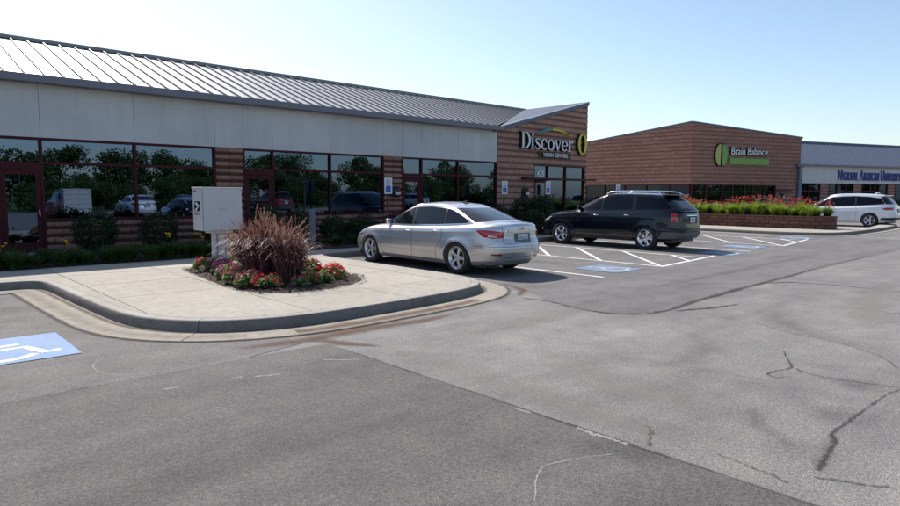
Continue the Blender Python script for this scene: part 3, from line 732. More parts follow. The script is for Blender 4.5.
# piers and sill walls
for a, b_ in ((-3.9, -3.02), (1.34, 2.2), (7.42, 8.28), (13.48, 14.32)): block_panel(a, b_, .15, BL+.05, bld, ncol=2)
for a, b_ in ((3.12, 7.40), (9.24, 13.46), (15.26, 19.36)): block_panel(a, b_, .15, .93, bld)
b = MB(); b.box(-14, 19.4, FY+.19, FY+.3, .0, .93); b.build('sill_wall_back', 'mortar', bld, world=True)
# stucco band, one panel per joint
js = [-14, -9, -6.4, -3.0, -.9, 1.3, 3.12, 5.25, 7.42, 8.28, 9.23, 11.29, 13.46, 14.32, 15.23, 17.14, 18.4, 19.38]
for a, b_ in zip(js, js[1:]):
    m_ = MB(); m_.bbox(a+.0035, b_-.0035, FY-.02, FY+.14, BL+.05, 4.28, .006); m_.build('band_panel', 'stucco', bld, world=True)
m_ = MB(); m_.box(-14, 19.38, FY+.0, FY+.3, BL+.06, 4.27); m_.build('band_backing', 'mortar', bld, world=True)
# roof: one standing-seam panel per bay, shared mesh; eave and ridge
EY, EZ, RY, RZ = 17.82, 4.42, 22.5, 6.12
VX = 19.2   # valley bottom
def roof_panel_mesh(wd):
    b = MB(); L = RY-EY; dz = RZ-EZ; n = math.hypot(L, dz); ny, nz = -dz/n, L/n
    def P(x, t, h): return (x, L*t+ny*h, dz*t+nz*h)
    b.add([P(.012, 0, 0), P(wd-.012, 0, 0), P(wd-.012, 1, 0), P(.012, 1, 0), P(.012, 0, -.03), P(wd-.012, 0, -.03), P(wd-.012, 1, -.03), P(.012, 1, -.03)], [(0, 1, 2, 3), (4, 5, 6, 7), (0, 1, 5, 4)], 0)
    V = []
    for x in (-.014, .014):
        for t in (0, 1):
            for h in (-.03, .05): V.append(P(x, t, h))
    b.add(V, [(0, 1, 3, 2), (4, 6, 7, 5), (1, 5, 7, 3), (0, 4, 5, 1), (2, 3, 7, 6)], 1)
    me = mesh_of(b.V, b.F, 'roof_panel', b.mi); bm = bmesh.new(); bm.from_mesh(me); bmesh.ops.recalc_face_normals(bm, faces=bm.faces); bm.to_mesh(me); bm.free()
    me.materials.append(M['roof_metal']); me.materials.append(M['roof_seam']); return me
PW = .405; rp = roof_panel_mesh(PW); x = 2.83-PW*42
REND = 26.3
while x < VX-.2:
    o = bpy.data.objects.new('roof_panel', rp); COL.objects.link(o); o.parent = bld; o.location = Vector((x, EY, EZ))-bld.location; x += PW
# panels cut by the valley (eave end at VX, ridge end further right)
while x < REND:
    t0 = (x-VX+.2)/(REND-VX+.2); t1 = min(1, (x+PW-VX+.2)/(REND-VX+.2)); L = RY-EY; dz = RZ-EZ
    b = MB()
    def P(xx, t, h=0): return (xx, EY+L*t-.34*h, EZ+dz*t+.94*h)
    t0c = max(0, t0)
    b.add([P(x+.012, t0c), P(x+PW-.012, max(0, t1)), P(x+PW-.012, 1), P(x+.012, 1)], [(0, 1, 2, 3)], 0)
    b.add([P(x-.014, t0c), P(x+.014, t0c), P(x+.014, 1), P(x-.014, 1), P(x-.014, t0c, .05), P(x+.014, t0c, .05), P(x+.014, 1, .05), P(x-.014, 1, .05)], [(0, 1, 5, 4), (1, 2, 6, 5), (3, 0, 4, 7), (4, 5, 6, 7)], 1)
    b.build('roof_panel', ['roof_metal', 'roof_seam'], bld, world=True); x += PW
b = MB(); b.bbox(-14, VX+.15, EY-.10, EY+.02, EZ-.17, EZ+.015, .012); b.box(-14, VX, EY+.02, FY-.02, EZ-.16, EZ-.13); b.build('roof_gutter', 'gutter_metal', bld, world=True)
b = MB(); b.box(-14, REND-.05, RY-.10, RY+.12, RZ-.01, RZ+.09); b.build('ridge_cap', 'roof_seam', bld, world=True)
b = MB(); b.add([(-14, RY, RZ), (26, RY, RZ), (26, 27.5, EZ), (-14, 27.5, EZ)], [(0, 1, 2, 3)]); b.build('rear_roof', 'roof_metal', bld, world=True)
b = MB(); b.box(-14, 26, 27, 27.2, 0, EZ); b.box(-14.2, -14, FY, 27, 0, EZ); b.build('rear_wall', 'brick_groove', bld, world=True)
# interior shell
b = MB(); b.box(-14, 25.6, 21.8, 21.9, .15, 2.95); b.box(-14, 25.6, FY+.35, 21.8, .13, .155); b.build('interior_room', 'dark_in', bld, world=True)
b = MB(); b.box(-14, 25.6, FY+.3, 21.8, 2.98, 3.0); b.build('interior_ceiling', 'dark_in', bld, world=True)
# storefront bays
def bar(mb, x0, x1, z0, z1, y=FY, d0=-.02, d1=.10): mb.bbox(x0, x1, y+d0, y+d1, z0, z1, .006)
def pane(x0, x1, z0, z1, parent, y=FY+.045, mat='pane'):
    b = MB(); b.box(x0, x1, y, y+.012, z0, z1); return b.build('pane', mat, parent, world=True)
def bay(x0, xd, xm, x1, parent, y=FY):
    """door from x0 to xd, two lights xd-xm, xm-x1; transoms above"""
    f = .065; zt = 2.37; top = BL
    wfr = MB()
    bar(wfr, x0-.02, x1+.02, top-.01, top+.055, y); bar(wfr, xd, x1, zt-.035, zt+.035, y); bar(wfr, xd, x1, .93, 1.0, y, -.04, .12)
    for xx, zb in ((x0, .15), (xd, .15), (xm, 1.0), (x1, 1.0)): bar(wfr, xx-f/2, xx+f/2, zb, top-.01, y, -.024, .104)
    W = wfr.build('window', 'burgundy', parent, world=True)
    pane(xd+.03, xm-.03, 1.0, zt-.03, W, y+.045); pane(xm+.03, x1-.03, 1.0, zt-.03, W, y+.045)
    pane(xd+.03, xm-.03, zt+.03, top-.01, W, y+.045); pane(xm+.03, x1-.03, zt+.03, top-.01, W, y+.045)
    pane(x0+.03, xd-.03, 2.39, top-.01, W, y+.045)
    d = MB(); s = .11
    bar(d, x0+.03, xd-.03, 2.2, 2.39, y, -.02, .1); bar(d, x0+.035, x0+.035+s, .2, 2.2, y, .0, .05); bar(d, xd-.035-s, xd-.035, .2, 2.2, y, .0, .05)
    bar(d, x0+.035+s, xd-.035-s, .2, .42, y, .0, .05); bar(d, x0+.035+s, xd-.035-s, 2.08, 2.2, y, .0, .05)
    D = d.build('door', 'burgundy', parent, world=True)
    pane(x0+.14, xd-.14, .42, 2.08, D, y+.02)
    h = MB(); h.tube([(xd-.1, y, .95), (xd-.1, y-.05, .98), (xd-.1, y-.05, 1.22), (xd-.1, y, 1.25)], .012, 8); h.build('handle', 'chrome', D, world=True, smooth=True)
    t = MB(); t.bbox(x0, xd, y-.45, y-.02, .12, .19, .01); t.build('threshold', 'concrete', parent, world=True)
bay(2.22, 3.11, 5.25, 7.40, bld); bay(8.29, 9.23, 11.29, 13.47, bld); bay(14.33, 15.26, 17.14, 19.36, bld); bay(-2.98, -2.1, -.5, 1.32, bld)

# prints and posters standing behind the glass
def poster(x0, x1, z0, z1, mat, label, head=None, y=FY+.085, cat='poster'):
    root = empty('poster', ((x0+x1)/2, y, z0), label=label, cat=cat)
    b = MB(); b.box(x0, x1, y, y+.006, z0, z1); b.build('print_sheet', mat, root, world=True)
    if head:
        hx, hz, r_ = head
        for nm, mt, sx, sz, dx, dz, yy in (('portrait_hair', 'hair_print', 1.25, 1.35, 0, .25*r_, .004), ('portrait_face', 'skin_print', .85, 1.1, 0, -.1*r_, .006), ('portrait_clothes', 'hair_print', 1.9, 1.1, 0, -2.0*r_, .005)):
            th = np.linspace(0, 2*math.pi, 20, endpoint=False)
            b = MB(); b.add([(hx+dx+r_*sx*math.cos(a), y-yy, max(z0+.01, hz+dz+r_*sz*math.sin(a))) for a in th], [list(range(20))]); b.build(nm, mt, root, world=True)
    return root
poster(8.34, 9.19, 2.42, 2.9, 'poster_pale', 'pale collage print filling the small transom above the middle bay door')
poster(8.44, 9.08, .5, 2.05, 'poster_blue', 'pale blue full height print behind the middle bay glass door')
poster(9.3, 9.85, 1.05, 1.75, 'poster_white', 'white poster with dark haired face at left of the middle bay window', (9.57, 1.48, .11))
poster(10.75, 11.2, 1.02, 1.7, 'poster_white', 'white poster with dark figure left of the middle bay mullion', (11.0, 1.4, .1))
poster(11.42, 11.85, 1.02, 1.6, 'poster_white', 'small white poster with dark figure right of the middle bay mullion', (11.66, 1.34, .1))
poster(14.46, 15.12, .5, 2.06, 'poster_blue', 'blue portrait poster of a dark haired face behind the third bay door', (14.76, 1.55, .17))
poster(14.38, 15.2, 2.42, 2.88, 'poster_pale', 'pale collage print filling the transom above the third bay door')
poster(15.34, 16.3, 2.45, 2.62, 'poster_pale', 'narrow pale print along the bottom of the third bay transom')
# red brochures ... shelf edge inside window
# ============================================================ Discover wing
dw = empty('vision_store_wing', (22.5, 18.2, 0), label='banded brick store front with parapet sloping up to the right and three tall windows', cat='building')
DX0, DX1 = 19.40, 25.76
def ptop(x): return 4.27+(x-DX0)*(5.93-4.27)/(DX1-DX0)
def brick_area(mb_l, mb_d, x0, x1, z0, topf, holes, H, L, dk=.40, y=0.0, T=None, proud=.014):
    """courses of split-face blocks in the local XZ plane, facing -Y; back sheet at +20 mm"""
    r = np.random.default_rng(11); mb_l.T = T; mb_d.T = T
    zmax = max(topf(x0), topf(x1)); n = int(math.ceil((zmax-z0)/H))
    for k in range(n):
        za = z0+k*H; zb_ = za+H
        off = (k % 2)*L/2; xs_ = [x0]+[x for x in np.arange(x0-off+L, x1-.02, L) if x > x0+.02]+[x1]
        cuts = sorted(set(xs_+[h for hh in holes for h in hh[:2] if x0 < h < x1]))
        for a, b_ in zip(cuts, cuts[1:]):
            if b_-a < .015: continue
            mid = (a+b_)/2; segs = [(za+H*dk, zb_)]; gro = [(za, za+H*dk)]
            def sub(segs):
                out = []
                for s0, s1 in segs:
                    ps = [(s0, s1)]
                    for hx0, hx1, hz0, hz1 in holes:
                        if hx0 <= mid <= hx1:
                            q = []
                            for u, v in ps:
                                if hz0 > u: q.append((u, min(v, hz0)))
                                if hz1 < v: q.append((max(u, hz1), v))
                            ps = [p for p in q if p[1]-p[0] > .004]
                    out += ps
                return out
            g = .002
            for s0, s1 in sub(segs):
                ta, tb = min(s1, topf(a)), min(s1, topf(b_))
                if ta-s0 < .005 and tb-s0 < .005: continue
                ta, tb = max(ta, s0+.001), max(tb, s0+.001); e = .005; pj_ = y-proud-r.uniform(0, .006)
                mb_l.add([(a+g, y+.015, s0), (b_-g, y+.015, s0), (b_-g, y+.015, tb), (a+g, y+.015, ta), (a+g+e, pj_, s0+e), (b_-g-e, pj_, s0+e), (b_-g-e, pj_, max(s0+e, tb-e)), (a+g+e, pj_, max(s0+e, ta-e))], [(4, 5, 6, 7), (0, 1, 5, 4), (1, 2, 6, 5), (2, 3, 7, 6), (3, 0, 4, 7)])
            for s0, s1 in sub(gro):
                ta, tb = min(s1, topf(a)), min(s1, topf(b_))
                if ta-s0 < .005 and tb-s0 < .005: continue
                mb_d.add([(a, y+.012, s0), (b_, y+.012, s0), (b_, y+.012, max(tb, s0)), (a, y+.012, max(ta, s0))], [(0, 1, 2, 3)])
    mb_l.T = None; mb_d.T = None
L_, D_ = MB(), MB()
TD = T_at(0, FY-.02, 0)
brick_area(L_, D_, DX0, DX1, .13, ptop, [(21.80, 25.62, .1, 2.95)], .255, .41, T=TD, dk=.34)
# right return wall of the wing
TR = T_at(DX1, FY-.02, R(90))
brick_area(L_, D_, 0, 9, .13, lambda x: 5.93, [], .255, .41, T=TR, dk=.34)
L_.build('block_courses', 'block_light', dw, world=True, kind='stuff', fix=False); D_.build('block_joints', 'block_shade_course', dw, world=True, kind='stuff', fix=False)
b = MB(); b.add([(DX0, FY+.02, 0), (21.8, FY+.02, 0), (21.8, FY+.02, ptop(21.8)), (DX0, FY+.02, ptop(DX0))], [(0, 1, 2, 3)])
b.add([(21.8, FY+.02, 2.95), (DX1, FY+.02, 2.95), (DX1, FY+.02, ptop(DX1)), (21.8, FY+.02, ptop(21.8))], [(0, 1, 2, 3)])
b.box(25.62, DX1-.02, FY, 27.2, 0, 5.9); b.build('wall_core', 'mortar', dw, world=True)
# sloped coping, light trim and blue-grey roof slope
def slab_between(p0, p1, h, y0, y1, dz=0):
    return [(p0[0], y0, p0[1]+dz), (p1[0], y0, p1[1]+dz), (p1[0], y0, p1[1]+h+dz), (p0[0], y0, p0[1]+h+dz), (p0[0], y1, p0[1]+dz), (p1[0], y1, p1[1]+dz), (p1[0], y1, p1[1]+h+dz), (p0[0], y1, p0[1]+h+dz)]
FB = [(0, 1, 2, 3), (4, 7, 6, 5), (0, 4, 5, 1), (3, 2, 6, 7), (0, 3, 7, 4), (1, 5, 6, 2)]
b = MB(); b.add(slab_between((VX-.05, ptop(VX)), (DX1+.0, ptop(DX1)), .15, FY-.10, FY+.02, -.02), FB); b.build('sloping_fascia', 'fascia', dw, world=True)
b = MB(); b.add(slab_between((VX-.05, ptop(VX)+.13), (DX1+.01, ptop(DX1)+.13), .035, FY-.12, FY+.0), FB); b.build('fascia_trim', 'fascia_light', dw, world=True)
A = Vector((VX-.05, FY-.09, ptop(VX)+.16)); B = Vector((DX1+.0, FY-.09, ptop(DX1)+.16)); Rg = Vector((REND-.1, RY, RZ+.06))
b = MB(); b.add([A, B, Rg], [(0, 1, 2)]); b.build('roof_slope', 'slope_metal', dw, world=True)
# storefront of the wing
wfr = MB(); y = FY
bar(wfr, 21.78, 25.64, 2.9, 2.97, y); bar(wfr, 22.78, 25.6, .15, .28, y); bar(wfr, 21.8, 25.62, 2.30, 2.36, y)
for xx in (21.82, 22.78, 24.12, 25.58): bar(wfr, xx-.035, xx+.035, .15, 2.9, y, -.024, .104)
W = wfr.build('window', 'burgundy_dark', dw, world=True)
for a, b_ in ((22.82, 24.08), (24.16, 25.54)):
    pane(a, b_, .28, 2.3, W, y+.045, 'pane_clear'); pane(a, b_, 2.36, 2.9, W, y+.045, 'pane_clear')
pane(21.86, 22.74, 2.36, 2.9, W, y+.045, 'pane_clear')
d = MB(); bar(d, 21.87, 21.97, .2, 2.28, y, .0, .05); bar(d, 22.63, 22.73, .2, 2.28, y, .0, .05); bar(d, 21.97, 22.63, .2, .4, y, 0, .05); bar(d, 21.97, 22.63, 2.15, 2.28, y, 0, .05)
D = d.build('door', 'burgundy_dark', dw, world=True); pane(21.97, 22.63, .4, 2.15, D, y+.02, 'pane_clear')
h = MB(); h.tube([(22.6, y, .95), (22.6, y-.05, .98), (22.6, y-.05, 1.25), (22.6, y, 1.28)], .012, 8); h.build('handle', 'chrome', D, world=True, smooth=True)
b = MB(); b.bbox(20.9, 26.25, y-.28, y-.04, 2.29, 2.37, .01); b.build('ledge', 'burgundy_dark', dw, world=True)
for k, (zz, mt) in enumerate(((1.78, 'poster_white'), (1.45, 'poster_white'), (1.15, 'poster_white'))):
    pass
poster(22.05, 22.5, 1.5, 1.95, 'poster_white', 'upper white notice sheet on the vision store door', y=FY+.04)
poster(22.08, 22.45, .85, 1.25, 'poster_white', 'lower white notice sheet on the vision store door', y=FY+.04)
# ============================================================ far brick building
BA = R(-20.7); BX, BY = 42.2, 20.95
TB = T_at(BX, BY, BA); BLEN = 10.6
bb = empty('brick_store_building', (45, 24, 0), label='brown brick store with its parapet peaking at the near corner', cat='building')
L_, D_ = MB(), MB()
ftop = lambda x: 6.62-(x/BLEN)*.72
brick_area(L_, D_, 0, BLEN, .1, ftop, [(-.1, 8.15, 0, 2.36)], .27, .6, T=TB, dk=.28, proud=.012)
WLEN = 12.0
ltop = lambda x: 5.35+(x/WLEN)*(6.62-5.35)
TL = T_at(BX, BY+WLEN, R(-90))
brick_area(L_, D_, 0, WLEN, .1, ltop, [(3.2, 12.1, 1.0, 2.36)], .27, .6, T=TL, dk=.28, proud=.012)
L_.build('block_courses', 'brick_far', bb, world=True, kind='stuff', fix=False); D_.build('block_joints', 'brick_groove', bb, world=True, kind='stuff', fix=False)
b = MB(); b.T = TB; b.add([(0, .03, 2.36), (BLEN, .03, 2.36), (BLEN, .03, 5.85), (0, .03, 6.55)], [(0, 1, 2, 3)]); b.box(8.15, BLEN, .03, .3, 0, 2.4); b.box(BLEN-.2, BLEN-.01, .02, 9, 0, 5.8)
b.T = TL; b.add([(0, .03, 2.36), (WLEN, .03, 2.36), (WLEN, .03, 6.55), (0, .03, 5.3)], [(0, 1, 2, 3)]); b.box(0, 3.2, .03, .3, 0, 2.4); b.build('wall_core', 'brick_groove', bb, world=True)
b = MB(); b.T = TB; b.add(slab_between((-.08, 6.62), (BLEN+.06, 5.9), .11, -.06, .3), FB); b.T = TL; b.add(slab_between((0, 5.35), (WLEN-.05, 6.62), .11, -.06, .3), FB); b.build('coping', 'fascia', bb, world=True)
b = MB(); b.T = TB
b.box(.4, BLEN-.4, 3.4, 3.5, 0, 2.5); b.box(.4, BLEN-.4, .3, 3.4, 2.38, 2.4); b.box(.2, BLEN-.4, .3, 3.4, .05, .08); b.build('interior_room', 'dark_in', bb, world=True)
def far_window(T, x0, x1, z0, z1, xs_, zt, parent, mat='burgundy_dark', pm='pane'):
    f = MB(); f.T = T
    f.bbox(x0, x1, -.03, .1, z1-.07, z1, .01); f.bbox(x0, x1, -.03, .1, z0, z0+.07, .01)
    if zt: f.bbox(x0, x1, -.02, .09, zt-.04, zt+.04, .01)
    for xx in [x0+.04]+list(xs_)+[x1-.04]: f.bbox(xx-.045, xx+.045, -.04, .105, z0+.005, z1-.005, .01)
    o = f.build('window', mat, parent, world=True)
    e = [x0+.085]+[v for xx in xs_ for v in (xx-.045, xx+.045)]+[x1-.085]
    for a, b_ in zip(e[::2], e[1::2]):
        for u, v in (((z0+.07, zt-.04), (zt+.04, z1-.07)) if zt else ((z0+.07, z1-.07),)):
            p = MB(); p.T = T; p.box(a, b_, .04, .05, u, v); p.build('pane', pm, o, world=True)
    return o
far_window(TB, 0.06, 8.15, .3, 2.36, [1.4, 2.9, 3.9, 5.05, 5.85, 7.0], 1.85, bb)
far_window(TL, 3.2, 11.95, 1.0, 2.36, [5.0, 6.8, 8.6, 10.4], None, bb, pm='pane_far')
b = MB(); b.T = TB
b.add([(5.15, .06, .4), (5.75, .06, .4), (5.75, .06, 2.28), (5.15, .06, 2.28)], [(0, 1, 2, 3)]); b.add([(5.97, .06, .4), (6.6, .06, .4), (6.6, .06, 2.28), (5.97, .06, 2.28)], [(0, 1, 2, 3)])
b.build('window_print', 'logo_olive', bb, world=True)
b = MB(); b.T = TB; b.bbox(7.9, 9.5, -.35, -.03, 1.95, 2.03, .01); b.build('ledge', 'burgundy_dark', bb, world=True)
# downspout at right end
b = MB(); b.T = TB; b.bbox(BLEN-.28, BLEN+.02, -.2, -.03, .1, 3.75, .02); b.bbox(BLEN-.5, BLEN+.2, -.26, -.03, 3.75, 3.95, .02); b.build('downspout', 'fascia', bb, world=True)
# ============================================================ university building
ub = empty('university_building', (56, 16, 0), label='low storefront building with blue grey metal roof and pale sign band at the right', cat='building')
NL = 26; NX = BLEN+.0; NYo = .9
z_f0, z_f1, z_r = 2.56, 4.05, 5.55
for i in range(10):
    a = NX+.03+2.6*i
    b = MB(); b.T = TB; b.bbox(a+.006, a+2.594, NYo-.02, NYo+.2, z_f0, z_f1-.14, .01); b.build('band_panel', 'stucco', ub, world=True)
b = MB(); b.T = TB; b.bbox(NX+.03, NX+NL, NYo-.35, NYo-.21, z_f1-.16, z_f1, .02); b.box(NX+.03, NX+NL, NYo-.21, NYo-.02, z_f1-.16, z_f1-.13); b.build('roof_gutter', 'gutter_metal', ub, world=True)
for i in range(52):
    a = NX+.03+.5*i
    b = MB(); b.T = TB; y0, y1, za, zb_ = NYo-.3, NYo+3.6, z_f1-.02, z_r+.6
    b.add([(a+.01, y0, za), (a+.49, y0, za), (a+.49, y1, zb_), (a+.01, y1, zb_)], [(0, 1, 2, 3)], 0)
    b.add([(a-.012, y0, za), (a+.012, y0, za), (a+.012, y1, zb_), (a-.012, y1, zb_), (a-.012, y0, za+.04), (a+.012, y0, za+.04), (a+.012, y1, zb_+.04), (a-.012, y1, zb_+.04)], [(0, 1, 5, 4), (1, 2, 6, 5), (3, 0, 4, 7), (4, 5, 6, 7)], 1)
    b.build('roof_panel', ['fascia', 'gutter_metal'], ub, world=True)
b = MB(); b.T = TB; b.box(NX+.03, NX+NL, NYo+3.5, NYo+3.75, z_r+.55, z_r+.68); b.build('ridge_cap', 'fascia', ub, world=True)
xs_p = [NX+.05, NX+3.45, NX+7.3, NX+11.5, NX+15.7, NX+19.9, NX+24.1]
for i, xp in enumerate(xs_p[1:]):
    l2, d2 = MB(), MB(); brick_area(l2, d2, xp, xp+.95, .1, lambda x: z_f0, [], .26, .475, y=NYo, T=TB, dk=.3)
    l2.mi = [0]*len(l2.F); n0 = len(l2.V); l2.add([v for v in d2.V], [list(f) for f in d2.F], 1); l2.build('pier', ['brick_far', 'brick_groove'], ub, world=True, fix=False)
for i in range(6):
    a = xs_p[i]+(.95 if i else .0); e = xs_p[i+1]; n3 = [a+(e-a)/3, a+(e-a)*2/3] if i else [a+.9, a+2.1]
    far_window(T_at(0, 0, 0) @ TB @ Matrix.Translation((0, NYo, 0)), a, e, .15, z_f0, n3, 1.95, ub, pm='pane_far')
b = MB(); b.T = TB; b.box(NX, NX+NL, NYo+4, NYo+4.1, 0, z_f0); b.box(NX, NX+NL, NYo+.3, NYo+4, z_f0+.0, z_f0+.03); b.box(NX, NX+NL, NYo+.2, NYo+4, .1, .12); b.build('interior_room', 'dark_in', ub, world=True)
# ============================================================ vehicles
class Car:
    """layered body: lower body in z-layers, deck (bonnet/boot), greenhouse; local +Y is forward"""
    def __init__(s, p): s.p = p
    def zs(s, y): a = s.p['shoulder']; return np.interp(y, [q[0] for q in a], [q[1] for q in a])
    def z0(s, y): a = s.p['sill']; return np.interp(y, [q[0] for q in a], [q[1] for q in a])
    def lay(s, t):
        L = s.p['layers']; tt = [q[0] for q in L]
        return [np.interp(t, tt, [q[i] for q in L]) for i in (1, 2, 3)]
    @staticmethod
    def half_w(y, w, yf, yr, nf, nr, ym):
        """half width of the plan outline at y: superellipse ends, straight flank"""
        y = np.asarray(y, float); a = np.where(y > ym, (y-ym)/np.maximum(yf-ym, 1e-6), (ym-y)/np.maximum(ym-yr, 1e-6)); n = np.where(y > ym, nf, nr)
        return w*np.maximum(0, 1-np.clip(a, 0, 1)**n)**(1/n)
    @staticmethod
    def end_y(x, w, ye, ym, n):
        a = np.clip(np.abs(x)/w, 0, 1); return ym+(ye-ym)*np.maximum(0, 1-a**n)**(1/n)
    def flare(s, y, z):
        f = 0
        for yc in s.p['axles']:
            d = np.hypot(y-yc, z-s.p['rt']); f = f+s.p.get('flare', .018)*np.exp(-((d-s.p['rt']*1.12)/.07)**2)
        return f
    def side_x(s, y, z):
        t = np.clip((z-s.z0(y))/(s.zs(y)-s.z0(y)), 0, 1); w, yf, yr = s.lay(t)
        return s.half_w(y, w, yf, yr, s.p['nf'], s.p['nr'], s.p['ym'])+s.flare(y, z)
    def rear_y(s, x, z):
        t = np.clip((z-s.z0(s.p['yr']))/(s.zs(s.p['yr'])-s.z0(s.p['yr'])), 0, 1); w, yf, yr = s.lay(t); return s.end_y(x, w, yr, s.p['ym'], s.p['nr'])
    def front_y(s, x, z):
        t = np.clip((z-s.z0(s.p['yf']))/(s.zs(s.p['yf'])-s.z0(s.p['yf'])), 0, 1); w, yf, yr = s.lay(t); return s.end_y(x, w, yf, s.p['ym'], s.p['nf'])
    def outline(s, w, yf, yr, nf, nr, ym, th):
        x = []; y = []
        for a in th:
            sn, cs = math.sin(a), math.cos(a)
            n = nf if sn > 0 else nr; L = (yf-ym) if sn > 0 else (ym-yr)
            r_ = (abs(cs)**n+abs(sn)**n)**(-1/n)
            x.append(w*r_*cs); y.append(ym+L*r_*sn)
        return np.array(x), np.array(y)
    def thetas(s, N, w, yf, yr, nf, nr, ym):
        th = np.linspace(-math.pi/2, math.pi/2, 4000); x, y = s.outline(w, yf, yr, nf, nr, ym, th)
        d = np.r_[0, np.cumsum(np.hypot(np.diff(x), np.diff(y)))]; return np.interp(np.linspace(0, d[-1], N), d, th)
    def deck_z(s, x, y):
        w, yf, yr = s.lay(1.0); hw = s.half_w(y, w, yf, yr, s.p['nf'], s.p['nr'], s.p['ym'])
        k = np.clip(np.abs(x)/np.maximum(hw, 1e-3), 0, 1); e = np.minimum((yf-y), (y-yr)); c = s.p['crown']*np.sqrt(np.clip(e/.5, 0, 1))
        return s.zs(y)+c*(1-k**2.6)
    def body(s, parent, mat):
        p = s.p; N = 110; w, yf, yr = s.lay(.6); th = s.thetas(N, w, yf, yr, p['nf'], p['nr'], p['ym'])
        ts = sorted(set(list(np.linspace(0, 1, 26))+[q[0] for q in p['layers']])); V = []; rows = []
        for t in ts:
            w, yf, yr = s.lay(t); x, y = s.outline(w, yf, yr, p['nf'], p['nr'], p['ym'], th)
            z = s.z0(y)+t*(s.zs(y)-s.z0(y)); x = x+np.where(x > .3, s.flare(y, z), 0)*np.clip((x-.3)/.3, 0, 1)
            x[0] = x[-1] = 0
            b = len(V); V += list(zip(x, y, z)); V += list(zip(-x[1:-1], y[1:-1], z[1:-1])); rows.append(b)
        n1 = N; loop = list(range(N))+[N+N-3-i for i in range(N-2)]; m_ = len(loop); Fs = []
        for b0, b1 in zip(rows, rows[1:]):
            for i in range(m_): Fs.append((b0+loop[i], b0+loop[(i+1) % m_], b1+loop[(i+1) % m_], b1+loop[i]))
        def cap(b0, zf, K=12):
            prev = None
            for i in range(1, N-1):
                x, y, z = V[b0+i]; row = [b0+i]
                for k in range(1, K): xx = x*(1-2*k/K); row.append(len(V)); V.append((xx, y, zf(xx, y, z)))
                row.append(b0+N+i-1)
                if prev is None:
                    for a, c in zip(row, row[1:]): Fs.append((b0, a, c))
                else:
                    for a0, a1, c0, c1 in zip(prev, prev[1:], row, row[1:]): Fs.append((a0, a1, c1, c0))
                prev = row
            for a, c in zip(prev, prev[1:]): Fs.append((b0+N-1, c, a))
        cap(rows[-1], lambda x, y, z: float(s.deck_z(x, y))); cap(rows[0], lambda x, y, z: z)
        me = mesh_of(V, Fs, 'body'); bm = bmesh.new(); bm.from_mesh(me); bmesh.ops.remove_doubles(bm, verts=bm.verts, dist=1e-5); bmesh.ops.recalc_face_normals(bm, faces=bm.faces); bm.to_mesh(me); bm.free()
        # wheel arches
        tmp = bpy.data.objects.new('tmp', me); COL.objects.link(tmp); cuts = []
        for yc in p['axles']:
            for sg in (-1, 1):
                c = MB(); Ra = p['rt']+p.get('gap', .045); nseg = 40
                V2 = []; x0, x1 = sg*(p['w']-.30), sg*(p['w']+.2)
                for x in (x0, x1):
                    for k in range(nseg): a = 2*math.pi*k/nseg; V2.append((x, yc+Ra*math.cos(a), p['rt']+.01+Ra*math.sin(a)))
                c.add(V2, [list(range(nseg)), list(range(nseg, 2*nseg))]+[(k, (k+1) % nseg, nseg+(k+1) % nseg, nseg+k) for k in range(nseg)])
                co_ = c.build('cut', None); cuts.append(co_)
                md = tmp.modifiers.new('b', 'BOOLEAN'); md.operation = 'DIFFERENCE'; md.object = co_; md.solver = 'EXACT'
        bpy.context.view_layer.update(); dg = bpy.context.evaluated_depsgraph_get()
        me2 = bpy.data.meshes.new_from_object(tmp.evaluated_get(dg)); tmp.modifiers.clear()
        for c in cuts: bpy.data.objects.remove(c)
        bpy.data.objects.remove(tmp)
        mi = np.zeros(len(me2.polygons), np.int32)
        for i, pl in enumerate(me2.polygons):
            c = pl.center
            for yc in p['axles']:
                d = math.hypot(c.y-yc, c.z-p['rt']-.01)
                if d < p['rt']+p.get('gap', .045)+.001 and abs(c.x) < p['w']-.001:
                    if d < p['rt']+p.get('gap', .045)-.012 or abs(pl.normal.x) < .5: mi[i] = 1
            if pl.normal.z < -.9 and c.z < .4: mi[i] = 1
        me2.polygons.foreach_set('material_index', mi); me2.materials.clear()
        o = link('body', me2, [mat, 'black_plastic'], parent, smooth=32); s.bvh(o, 'tb'); return o
    # greenhouse
    HV = [(0, 0), (.1, .115), (.25, .28), (.45, .50), (.62, .68), (.75, .81), (.86, .905), (.94, .965), (1, 1)]
    def gl(s, h):
        g = s.p['gh']; return [a+(b-a)*h for a, b in ((g['w0'], g['w1']), (g['yf0'], g['yf1']), (g['yr0'], g['yr1']))]
    def g_zr(s, y): a = s.p['gh']['roof']; return np.interp(y, [q[0] for q in a], [q[1] for q in a])
    def g_pt(s, th, hv):
        g = s.p['gh']; h, v = hv; w, yf, yr = s.gl(h); ww, f1, r1 = s.gl(0)
        x, y = s.outline(w, yf, yr, g['nf'], g['nr'], g['ym'], th); xb, yb = s.outline(ww, f1, r1, g['nf'], g['nr'], g['ym'], th)
        w1, f2, r2 = s.gl(1); xt, yt = s.outline(w1, f2, r2, g['nf'], g['nr'], g['ym'], th)
        zb = s.deck_z(xb, yb)-.015; zt = s.g_zr(yt); return x, y, zb+(zt-zb)*v
